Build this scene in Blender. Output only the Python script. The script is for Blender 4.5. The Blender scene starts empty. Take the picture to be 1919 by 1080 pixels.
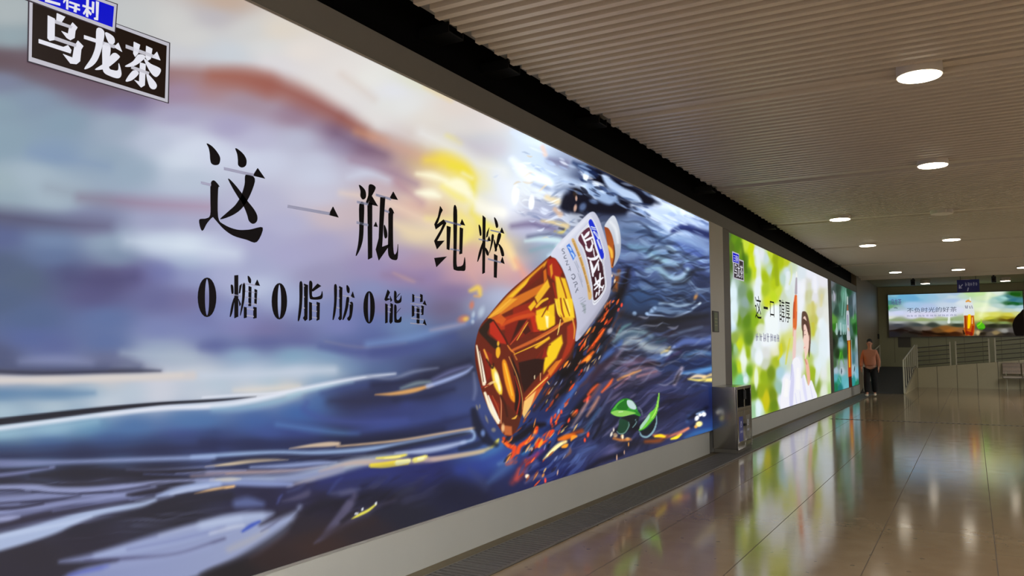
import bpy, bmesh, math, random
import numpy as np
from mathutils import Vector, Matrix

SC = bpy.context.scene
COL = SC.collection
random.seed(7)

# ---------------------------------------------------------------- camera
FPX = 1515.2                      # focal length in pixels of a 1919 px wide frame
EYE = 1.5
YAW, PITCH, ROLL = (math.radians(v) for v in (-29.597, 4.2887, -.103))
cy, sy, cp, sp, cr, sr = math.cos(YAW), math.sin(YAW), math.cos(PITCH), math.sin(PITCH), math.cos(ROLL), math.sin(ROLL)
FWD = np.array([sy*cp, cy*cp, sp]); R0 = np.array([cy, -sy, 0.]); U0 = np.cross(R0, FWD)
RGT = cr*R0+sr*U0; UPV = -sr*R0+cr*U0
cam_data = bpy.data.cameras.new('camera'); cam = bpy.data.objects.new('camera', cam_data); COL.objects.link(cam)
cam_data.sensor_width = 36.; cam_data.lens = FPX/1919*36
cam_data.clip_start = .05; cam_data.clip_end = 200
cam.matrix_world = Matrix(((RGT[0], UPV[0], -FWD[0], 0), (RGT[1], UPV[1], -FWD[1], 0), (RGT[2], UPV[2], -FWD[2], EYE), (0, 0, 0, 1)))
SC.camera = cam

# ---------------------------------------------------------------- world, exposure
w = bpy.data.worlds.new('world'); SC.world = w; w.use_nodes = True
w.node_tree.nodes['Background'].inputs[0].default_value = (.02, .02, .02, 1)
w.node_tree.nodes['Background'].inputs[1].default_value = 1.0
SC.view_settings.view_transform = 'Standard'; SC.view_settings.look = 'None'
SC.view_settings.exposure = 0.; SC.view_settings.gamma = 1.; SC.view_settings.use_curve_mapping = False
SC.cycles.use_denoising = True; SC.cycles.max_bounces = 8; SC.cycles.diffuse_bounces = 5; SC.cycles.glossy_bounces = 4
SC.cycles.sample_clamp_indirect = 6.
LAMP = 13.                        # radiance of the round ceiling lamps
FILL_STRIP = 37.                       # radiance of the unseen strip lights added as fill
POSTER = 1.0                      # radiance of the white of a backlit print

# ---------------------------------------------------------------- helpers
def lin(c):
    c = np.asarray(c, float)/255.
    return np.where(c <= .04045, c/12.92, ((c+.055)/1.055)**2.4)
def mat(name, rgb, rough=.6, metal=0., emis=None, es=0., noise=0., scale=8., spec=.5, bump=0., bscale=60.):
    m = bpy.data.materials.new(name); m.use_nodes = True
    nt = m.node_tree; b = nt.nodes['Principled BSDF']
    c = tuple(lin(rgb))+(1,)
    b.inputs['Base Color'].default_value = c; b.inputs['Roughness'].default_value = rough
    b.inputs['Metallic'].default_value = metal; b.inputs['Specular IOR Level'].default_value = spec
    if emis is not None:
        b.inputs['Emission Color'].default_value = tuple(lin(emis))+(1,); b.inputs['Emission Strength'].default_value = es
    if noise or bump:
        tc = nt.nodes.new('ShaderNodeTexCoord')
    if noise:
        n = nt.nodes.new('ShaderNodeTexNoise'); n.inputs['Scale'].default_value = scale; n.inputs['Detail'].default_value = 4
        mx = nt.nodes.new('ShaderNodeMix'); mx.data_type = 'RGBA'
        mx.inputs['A'].default_value = tuple(v*(1-noise) for v in c[:3])+(1,); mx.inputs['B'].default_value = tuple(min(1, v*(1+noise)) for v in c[:3])+(1,)
        nt.links.new(tc.outputs['Object'], n.inputs['Vector']); nt.links.new(n.outputs['Fac'], mx.inputs['Factor']); nt.links.new(mx.outputs['Result'], b.inputs['Base Color'])
    if bump:
        n2 = nt.nodes.new('ShaderNodeTexNoise'); n2.inputs['Scale'].default_value = bscale
        bp = nt.nodes.new('ShaderNodeBump'); bp.inputs['Strength'].default_value = bump; bp.inputs['Distance'].default_value = .01
        nt.links.new(tc.outputs['Object'], n2.inputs['Vector']); nt.links.new(n2.outputs['Fac'], bp.inputs['Height']); nt.links.new(bp.outputs['Normal'], b.inputs['Normal'])
    return m
class MB:
    """Collects boxes, tubes and plates; build() links them as one mesh object."""
    def __init__(s): s.v = []; s.f = []; s.mi = []
    def add(s, vs, fs, m=0):
        o = len(s.v); s.v += [tuple(v) for v in vs]; s.f += [tuple(i+o for i in f) for f in fs]; s.mi += [m]*len(fs); return s
    def box(s, x0, x1, y0, y1, z0, z1, m=0):
        vs = [(x, y, z) for x in (x0, x1) for y in (y0, y1) for z in (z0, z1)]
        return s.add(vs, [(0, 1, 3, 2), (4, 6, 7, 5), (0, 4, 5, 1), (2, 3, 7, 6), (0, 2, 6, 4), (1, 5, 7, 3)], m)
    def rbox(s, x0, x1, y0, y1, z0, z1, r=.006, m=0):
        bm = bmesh.new(); bmesh.ops.create_cube(bm, size=1)
        for v in bm.verts: v.co = Vector(((x0+x1)/2+v.co.x*(x1-x0), (y0+y1)/2+v.co.y*(y1-y0), (z0+z1)/2+v.co.z*(z1-z0)))
        bmesh.ops.bevel(bm, geom=bm.edges[:], offset=r, segments=2, affect='EDGES', profile=.7)
        bm.verts.index_update(); s.add([v.co[:] for v in bm.verts], [[v.index for v in f.verts] for f in bm.faces], m); bm.free(); return s
    def prism(s, base, top, m=0):
        n = len(base)
        return s.add(list(base)+list(top), [tuple(range(n))[::-1], tuple(range(n, 2*n))]+[(i, (i+1) % n, n+(i+1) % n, n+i) for i in range(n)], m)
    def tube(s, pts, r, n=8, m=0):
        P = [Vector(p) for p in pts]; rr = r if isinstance(r, (list, tuple)) else [r]*len(P); vs = []
        for i, p in enumerate(P):
            d = (P[min(i+1, len(P)-1)]-P[max(i-1, 0)]).normalized()
            a = d.cross(Vector((0, 0, 1)) if abs(d.z) < .9 else Vector((1, 0, 0))).normalized(); b = d.cross(a)
            vs += [p+(a*math.cos(t)+b*math.sin(t))*rr[i] for t in (2*math.pi*k/n for k in range(n))]
        fs = [(i*n+k, i*n+(k+1) % n, (i+1)*n+(k+1) % n, (i+1)*n+k) for i in range(len(P)-1) for k in range(n)]
        return s.add(vs, fs+[tuple(range(n))[::-1], tuple(range((len(P)-1)*n, len(P)*n))], m)
    def lathe(s, prof, c, n=32, m=0):
        vs = [(c[0]+r*math.cos(2*math.pi*k/n), c[1]+r*math.sin(2*math.pi*k/n), c[2]+z) for r, z in prof for k in range(n)]
        fs = [(i*n+k, i*n+(k+1) % n, (i+1)*n+(k+1) % n, (i+1)*n+k) for i in range(len(prof)-1) for k in range(n)]
        return s.add(vs, fs+[tuple(range(n))[::-1], tuple(range((len(prof)-1)*n, len(prof)*n))], m)
    def build(s, name, mats, parent=None, smooth=False):
        me = bpy.data.meshes.new(name); me.from_pydata(s.v, [], s.f)
        for k in (mats if isinstance(mats, (list, tuple)) else [mats]): me.materials.append(k)
        me.polygons.foreach_set('material_index', s.mi)
        bm = bmesh.new(); bm.from_mesh(me); bmesh.ops.recalc_face_normals(bm, faces=bm.faces[:]); bm.to_mesh(me); bm.free()
        if smooth:
            me.polygons.foreach_set('use_smooth', [True]*len(me.polygons))
            me.set_sharp_from_angle(angle=math.radians(40))
        me.update()
        o = bpy.data.objects.new(name, me); COL.objects.link(o)
        if parent is not None:
            o.parent = parent; o.matrix_parent_inverse = Matrix.Translation(-parent.location)
            # geometry is written in world coordinates
        return o
def tag(o, label, cat, group=None):
    o['label'] = label; o['category'] = cat
    if group: o['group'] = group
    return o
def thing(name, label, cat, loc=(0, 0, 0), group=None):
    o = bpy.data.objects.new(name, None); COL.objects.link(o); o.location = loc; o.empty_display_size = .1
    return tag(o, label, cat, group)
def struct(name, mb, m, label=None):
    o = mb.build(name, m); o['kind'] = 'structure'
    if label: o['label'] = label
    return o
def dup(o, off, label=None, parent=None):
    c = o.copy(); COL.objects.link(c)
    if parent is None: c.location = Vector(o.location)+Vector(off)
    else: c.parent = parent; c.matrix_parent_inverse = o.matrix_parent_inverse
    if label: c['label'] = label
    for ch in list(o.children): dup(ch, (0, 0, 0), None, c)
    return c
def ray(x, y): return (x-959.5)*RGT-(y-540)*UPV+FPX*FWD
def hit(x, y, ax, v):
    d = ray(x, y); o = np.array([0, 0, EYE]); return o+(v-o[ax])/d[ax]*d
def project(P):
    D = P-np.array([0, 0, EYE]); z = D@FWD
    return 959.5+FPX*(D@RGT)/z, 540-FPX*(D@UPV)/z

# ---------------------------------------------------------------- painting the printed artwork
def cr_spline(P,n=6,closed=False):
    P=np.array(P,float)
    if len(P)<3: return P
    Q=np.vstack([P[-1],P,P[0],P[1]]) if closed else np.vstack([2*P[0]-P[1],P,2*P[-1]-P[-2]])
    out=[]
    for i in range(1,len(Q)-2):
        a,b,c,d=Q[i-1:i+3]
        for t in np.linspace(0,1,n,endpoint=False):
            out.append(.5*((2*b)+(c-a)*t+(2*a-5*b+4*c-d)*t*t+(3*b-a-3*c+d)*t**3))
    if not closed: out.append(P[-1])
    return np.array(out)
def sstep(x):
    x=np.clip(x,0,1); return x*x*(3-2*x)
def vnoise(x,y,seed):
    xi=np.floor(x).astype(np.int64);yi=np.floor(y).astype(np.int64);u=sstep(x-xi);v=sstep(y-yi)
    def h(a,b):
        k=(a*374761393+b*668265263+seed*974634777)&0x7fffffff
        k=((k^(k>>13))*1274126177)&0x7fffffff
        return ((k^(k>>16))&0xffff)/65535.
    return (h(xi,yi)*(1-u)+h(xi+1,yi)*u)*(1-v)+(h(xi,yi+1)*(1-u)+h(xi+1,yi+1)*u)*v
class Art:
    """Printed artwork sampled at the points (x,y); colours 0..255 display values."""
    def __init__(s,x,y):
        s.x=np.asarray(x,float).ravel(); s.y=np.asarray(y,float).ravel()
        s.c=np.zeros((len(s.x),3)); s.last=None
    def base(s,pts,ax=.55,r=22.,p=2.2):
        P=np.array(pts,float); num=np.zeros_like(s.c); den=np.zeros(len(s.x))
        for q in P:
            w=1/(((s.x-q[0])*ax)**2+(s.y-q[1])**2+r*r)**p
            num+=w[:,None]*q[2:]; den+=w
        s.c=num/den[:,None]
    def mix(s,i,m,col):
        s.c[i]+=(np.asarray(col,float)-s.c[i])*m[:,None]
    def box(s,a,b,c,d):
        return np.nonzero((s.x>=a)&(s.x<=b)&(s.y>=c)&(s.y<=d))[0]
    def stroke(s,pts,c0,c1,soft,al):
        P=cr_spline(pts,5); w=np.maximum(P[:,2],.1); m=w.max()+soft
        i=s.box(P[:,0].min()-m,P[:,0].max()+m,P[:,1].min()-m,P[:,1].max()+m)
        if not len(i): return
        X=s.x[i];Y=s.y[i];best=np.full(len(i),1e9);tt=np.zeros(len(i))
        for k in range(len(P)-1):
            ax,ay=P[k,:2];dx,dy=P[k+1,:2]-P[k,:2];L=dx*dx+dy*dy+1e-9
            t=np.clip(((X-ax)*dx+(Y-ay)*dy)/L,0,1)
            d=np.hypot(X-ax-t*dx,Y-ay-t*dy)-(w[k]+t*(w[k+1]-w[k]))
            u=d<best;best[u]=d[u];tt[u]=(k+t[u])/(len(P)-1)
        a=sstep(.5-best/(2*soft))*al
        col=np.asarray(c0,float)+(np.asarray(c1,float)-c0)*tt[:,None]
        s.mix(i,a,col)
    def sdf(s,P,i):
        X=s.x[i];Y=s.y[i];d=np.full(len(i),1e9);ins=np.zeros(len(i),bool)
        n=len(P)
        for k in range(n):
            ax,ay=P[k];bx,by=P[(k+1)%n];dx=bx-ax;dy=by-ay;L=dx*dx+dy*dy+1e-9
            t=np.clip(((X-ax)*dx+(Y-ay)*dy)/L,0,1)
            d=np.minimum(d,np.hypot(X-ax-t*dx,Y-ay-t*dy))
            c=((ay>Y)!=(by>Y))
            if dy!=0: ins^=c&(X<ax+(Y-ay)*dx/dy)
        return np.where(ins,-d,d)
    def poly(s,pts,c0,c1,soft,al,smooth=True):
        P=cr_spline(pts,5,True) if smooth else np.array(pts,float)
        i=s.box(P[:,0].min()-soft,P[:,0].max()+soft,P[:,1].min()-soft,P[:,1].max()+soft)
        if not len(i): return
        a=sstep(.5-s.sdf(P,i)/(2*soft))*al
        a0=np.array(pts[0]);a1=np.array(pts[len(pts)//2]);v=a1-a0
        t=np.clip(((s.x[i]-a0[0])*v[0]+(s.y[i]-a0[1])*v[1])/(v@v+1e-9),0,1)
        s.mix(i,a,np.asarray(c0,float)+(np.asarray(c1,float)-c0)*t[:,None])
    def ell(s,cx,cy,rx,ry,ang,c0,soft,al):
        m=max(rx,ry)*(1+soft)+1
        i=s.box(cx-m,cx+m,cy-m,cy+m)
        if not len(i): return
        c,n=np.cos(np.radians(ang)),np.sin(np.radians(ang));X=s.x[i]-cx;Y=s.y[i]-cy
        r=np.hypot((X*c+Y*n)/rx,(-X*n+Y*c)/ry)
        s.mix(i,sstep((1+soft-r)/(2*soft))*al,c0)
    def ripple(s,region,seed,lx,ly,amp,wl,lo,hi,al,ang=0.):
        # streaky water glints inside a soft elliptical region
        cx,cy,rx,ry,ra=region;c,n=np.cos(np.radians(ra)),np.sin(np.radians(ra))
        i=s.box(cx-rx-ry,cx+rx+ry,cy-rx-ry,cy+rx+ry)
        X=s.x[i]-cx;Y=s.y[i]-cy
        m=sstep(1.6-1.6*np.hypot((X*c+Y*n)/rx,(-X*n+Y*c)/ry))
        c,n=np.cos(np.radians(ang)),np.sin(np.radians(ang));U=X*c+Y*n;V=-X*n+Y*c
        V=V+amp*np.sin(U/wl+2*vnoise(U/60,V/60,seed))+amp*.6*np.sin(U/(wl*.43)+seed)
        f=.65*vnoise(U/lx,V/ly,seed+1)+.35*vnoise(U/lx*2.3,V/ly*2.3,seed+2)
        s.mix(i,sstep((f-.54)*5)*m*al,hi);s.mix(i,sstep((.44-f)*5)*m*al,lo)
    def shards(s,seed,n,a,b,spread,ang,length,width,cols,al,soft,wave=0.):
        # loose brush marks scattered along the line a-b
        g=np.random.RandomState(seed)
        for _ in range(n):
            t=g.rand();o=(g.rand()*2-1)*(spread[0]+(spread[1]-spread[0])*t)
            v=np.array(b,float)-a;nrm=np.array([-v[1],v[0]])/np.hypot(*v);c=np.array(a)+v*t+nrm*o
            an=np.radians(ang+g.randn()*9);L=length*(.4+g.rand());w=width*(.4+g.rand());d=np.array([np.cos(an),np.sin(an)]);q=np.array([-d[1],d[0]])
            ph=g.rand()*6.28;P=[]
            for k in range(7):
                u=k/6.-.5;p=c+d*L*u+q*wave*np.sin(ph+u*(2.5+L/14.));P.append((p[0],p[1],w*(1-(2*u)**2)+.15))
            col=cols[g.randint(len(cols))]
            s.stroke(P,col,np.clip(np.array(col)*(.8+.4*g.rand()),0,255),soft,al*(.6+.4*g.rand()))
    def run(s,txt):
        col=lambda t:[np.array([float(v) for v in q.split(',')]) for q in t.split('>')]
        ox,oy,k=0.,0.,1.
        for ln in txt.strip().split('\n'):
            f=ln.split()
            if not f or f[0][0]=='#': continue
            if f[0]=='t': ox,oy,k=(float(v) for v in f[1:4]); continue
            c=col(f[1]);c0,c1=c[0],c[-1];soft=float(f[2]);al=float(f[3])
            P=[tuple(float(v) for v in q.split(',')) for q in f[4:]]
            P=[(ox+q[0]/k,oy+q[1]/k)+tuple(v/k for v in q[2:4])+q[4:] for q in P]
            soft=soft if f[0]=='e' else max(soft/k,.6)
            if f[0]=='s': s.stroke(P,c0,c1,soft,al)
            elif f[0]=='p': s.poly(P,c0,c1,soft,al)
            elif f[0]=='q': s.poly(P,c0,c1,soft,al,False)
            elif f[0]=='e':
                for q in P: s.ell(*q,c0,soft,al)
def base_points(txt):
    ox,oy,k=0.,0.,1.;out=[]
    for ln in txt.strip().split('\n'):
        f=ln.split()
        if not f: continue
        if f[0]=='t': ox,oy,k=(float(v) for v in f[1:4]); continue
        for q in f:
            v=[float(u) for u in q.split(',')];out.append((ox+v[0]/k,oy+v[1]/k)+tuple(v[2:]))
    return out
BASE1='''
20,20,165,175,178 20,75,140,160,168 5,112,84,64,74 5,150,112,122,150 5,200,126,150,166 5,260,130,154,170 60,120,92,74,86 120,140,104,88,108 180,165,108,94,120 240,190,118,110,148 60,190,122,142,165 120,230,126,150,170
250,40,195,198,198 330,40,206,206,204 330,105,200,202,208 300,150,148,116,126 330,170,156,134,160 330,220,164,160,190 330,252,195,200,220 220,235,150,166,185 160,90,150,140,140 200,50,190,194,196
420,4,192,168,150 400,30,186,183,190 470,60,206,206,205 430,100,200,208,216 500,90,215,216,216 520,58,222,212,198 560,100,229,221,214 640,140,228,222,218 690,150,231,231,226 400,110,200,205,212 360,70,208,208,206
520,122,212,210,216 610,155,222,218,216 690,225,230,228,222 740,170,226,228,238 760,200,228,230,230 800,220,226,220,212 720,200,225,226,222 850,200,226,214,206 900,235,224,216,214 860,240,222,218,214 640,180,226,222,220 780,150,222,222,200
400,160,164,126,130 470,190,160,140,156 560,215,148,120,140 630,240,128,102,128 690,280,122,92,122 430,240,164,158,192 480,262,184,184,210 560,262,184,188,210 640,275,150,140,170
400,290,200,206,226 500,300,200,206,226 600,300,196,202,222 680,318,196,202,224 345,300,206,216,230 480,380,180,180,206 480,450,166,166,200 480,500,162,166,200 480,535,185,195,220 430,590,130,140,186
600,330,200,206,226 600,370,196,196,216 620,402,200,182,188 600,460,166,162,196 600,520,150,146,180 600,590,122,132,178 540,420,176,176,206 540,480,166,164,200 540,560,160,170,205
680,400,196,178,184 700,440,178,168,194 720,350,198,180,190 700,300,154,128,152 740,320,166,134,150 765,345,176,140,150 760,290,182,152,152 720,272,196,166,156 790,300,214,184,130
830,300,240,212,90 865,330,244,224,90 885,345,236,228,130 850,345,252,244,200 800,330,244,226,186 800,365,250,240,210 780,385,214,172,164 820,395,214,176,150 870,385,248,238,180
800,430,222,204,190 780,440,222,204,170 850,430,240,222,150 885,430,240,220,120 750,480,166,152,186 700,500,150,140,180 745,515,150,126,166 780,490,172,142,164 880,480,212,170,160 930,460,232,210,150 950,480,230,195,165 962,500,214,166,156 985,515,186,140,150 890,500,214,166,166 860,520,190,150,166 800,520,142,122,166 850,545,122,106,150 760,560,112,126,172 700,545,132,142,186 720,575,124,112,150
900,340,234,234,234 920,370,226,230,240 940,400,216,220,236 885,290,200,196,208 905,262,202,206,214 950,350,220,228,240 960,300,206,216,230 990,330,214,222,236
700,600,98,112,166 760,612,110,140,180 840,580,108,94,124 850,600,104,106,142 800,640,84,108,160 900,580,148,160,186 935,560,170,180,206 880,625,82,90,122
0,265,128,152,170 100,285,124,148,176 200,300,140,160,180 60,330,160,178,192 0,340,150,170,180 300,260,180,190,210 370,275,208,216,230 250,320,145,165,185 350,332,180,192,210 100,365,158,176,190 0,378,142,162,176
300,418,155,158,190 370,415,164,164,194 180,420,118,122,156 100,450,108,130,166 0,442,80,92,138 200,455,140,160,182 300,456,186,200,220 350,460,210,222,236 100,482,90,110,150 220,482,120,140,166 350,487,164,180,206 0,500,72,88,120 50,520,75,92,120 120,512,72,78,120 200,520,78,72,115 250,515,88,82,130 300,510,105,110,165 360,522,140,148,190 400,470,180,185,215 420,520,165,170,205
0,560,72,90,125 60,600,75,95,136 60,632,80,96,150 180,550,80,78,125 200,600,88,108,156 300,560,96,98,146 350,562,110,106,150 200,642,85,105,155 300,622,115,125,175 370,620,120,130,180 300,652,150,165,190 330,668,165,178,196 100,676,112,122,162 100,655,80,92,146 0,670,70,78,115 200,675,92,98,135
0,716,192,188,196 100,715,206,202,202 200,712,206,202,202 300,715,206,206,216 370,702,196,200,210 0,738,92,128,164 100,738,92,128,164 170,737,150,175,196 250,735,180,195,210 370,730,176,190,208 0,768,170,192,206 100,758,185,200,210 200,755,200,208,218 300,742,206,208,218
0,815,150,185,200 100,806,140,178,200 170,800,100,148,180 0,832,84,124,160 100,830,65,100,150 250,800,70,108,160 350,790,75,115,165 350,818,65,76,140 200,822,60,90,145 0,850,45,55,85 150,850,36,42,72 300,848,40,46,80
380,600,110,115,165 450,610,126,126,176 500,622,116,110,156 560,632,100,102,152 640,610,120,126,180 700,628,86,100,156 400,650,80,90,146 500,642,86,96,146 640,650,80,90,146 720,655,72,80,134 370,672,165,178,196 450,665,140,170,196 550,668,124,164,190 620,665,124,160,190 700,668,104,116,166
370,700,200,206,215 470,700,190,200,218 560,697,196,206,222 620,696,186,200,210 660,690,110,140,176 720,695,84,108,150 400,720,176,196,212 500,714,165,190,208 600,712,140,170,196 380,737,206,208,216 480,730,214,212,212 540,728,218,211,200
380,790,70,110,165 480,790,60,95,156 560,772,55,95,160 600,748,62,98,158 650,735,48,56,100 660,758,42,46,82 720,772,46,52,104 700,742,38,40,70 500,810,60,80,146 720,800,62,78,146 400,822,44,52,100 560,815,52,66,130 800,765,56,68,126
760,620,100,125,170 720,660,66,76,130 800,655,65,80,130 860,645,60,70,116 880,665,50,58,86 760,690,66,76,120 820,690,42,44,66 870,682,44,46,68 720,690,80,100,146 720,725,32,34,60 800,706,34,36,60 800,745,38,42,72 750,757,55,65,125 880,730,60,70,112 850,765,60,75,135 885,772,60,75,130 700,765,55,66,122
640,830,32,38,66 480,835,34,40,72 560,835,36,42,74 720,818,28,30,52 830,800,40,48,90 880,795,46,56,104 0,900,34,34,54 150,890,32,31,46 300,893,32,30,44 0,940,90,94,130 100,960,80,82,115 200,930,80,84,120 0,1070,38,34,48 150,1000,36,32,46 300,960,32,30,42 60,1040,38,34,46
500,930,36,34,60 600,940,32,28,44 700,930,28,27,42 850,920,25,26,46 800,885,36,40,96 900,882,42,56,130 920,860,66,104,166 700,890,44,52,116 640,905,46,50,104 560,925,46,46,84 500,1050,46,33,34 600,1020,54,38,36 680,990,42,34,40 760,960,32,32,46 900,930,27,27,48 940,920,36,40,74 560,980,40,34,44 450,1070,30,26,30
1000,260,200,214,230 1000,300,190,208,228 1030,330,186,204,226 1060,300,140,150,175 1100,330,60,70,100 1140,350,24,28,45 1200,370,20,24,40 1100,390,26,28,44 1160,390,40,44,62 1060,380,150,160,180 1020,400,160,165,190 980,430,170,170,200 1020,450,150,165,190 990,470,120,130,150 1040,480,140,165,180 1010,500,110,130,160
1240,385,190,204,228 1290,420,180,196,222 1320,425,130,150,190 1250,420,150,172,208 1190,420,120,140,175 1200,450,90,105,135 1250,450,110,135,175 1310,470,85,100,145 1180,480,80,95,135 1240,490,140,165,190 1300,500,75,90,140 1200,510,68,80,125 1160,520,62,76,118 1260,530,70,85,110 1320,530,52,60,88 1200,550,52,68,98 1180,570,50,72,104 1260,570,48,62,88 1320,570,44,52,76 1230,610,36,36,42 1290,610,44,44,56 1320,630,52,54,76 1180,600,40,46,62 1200,640,70,84,104 1280,640,44,46,66 1320,650,60,78,130 1180,680,70,64,78 1240,680,52,66,100 1290,680,38,52,88 1320,680,44,62,104
1180,710,80,70,88 1230,720,50,54,88 1280,720,42,50,84 1320,730,44,56,96 1150,730,66,60,84 1100,720,56,58,88 1200,745,44,46,72 1260,750,40,42,70 1320,760,38,42,72 1150,780,44,46,66 1100,800,50,54,76 1220,790,50,50,74 1290,780,44,46,72 1320,800,52,76,130 1180,820,40,42,62 1120,850,58,62,98 1060,850,48,56,92 1230,820,54,58,90 1000,880,34,40,84 1050,900,40,46,90 960,910,40,44,80 1000,820,40,60,110 1080,760,44,52,84 1060,720,40,44,70 1040,790,40,48,86 1120,660,40,36,44 1100,640,30,30,38 1150,640,44,50,70 1140,600,50,60,82 1130,580,34,38,52
'''
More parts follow.
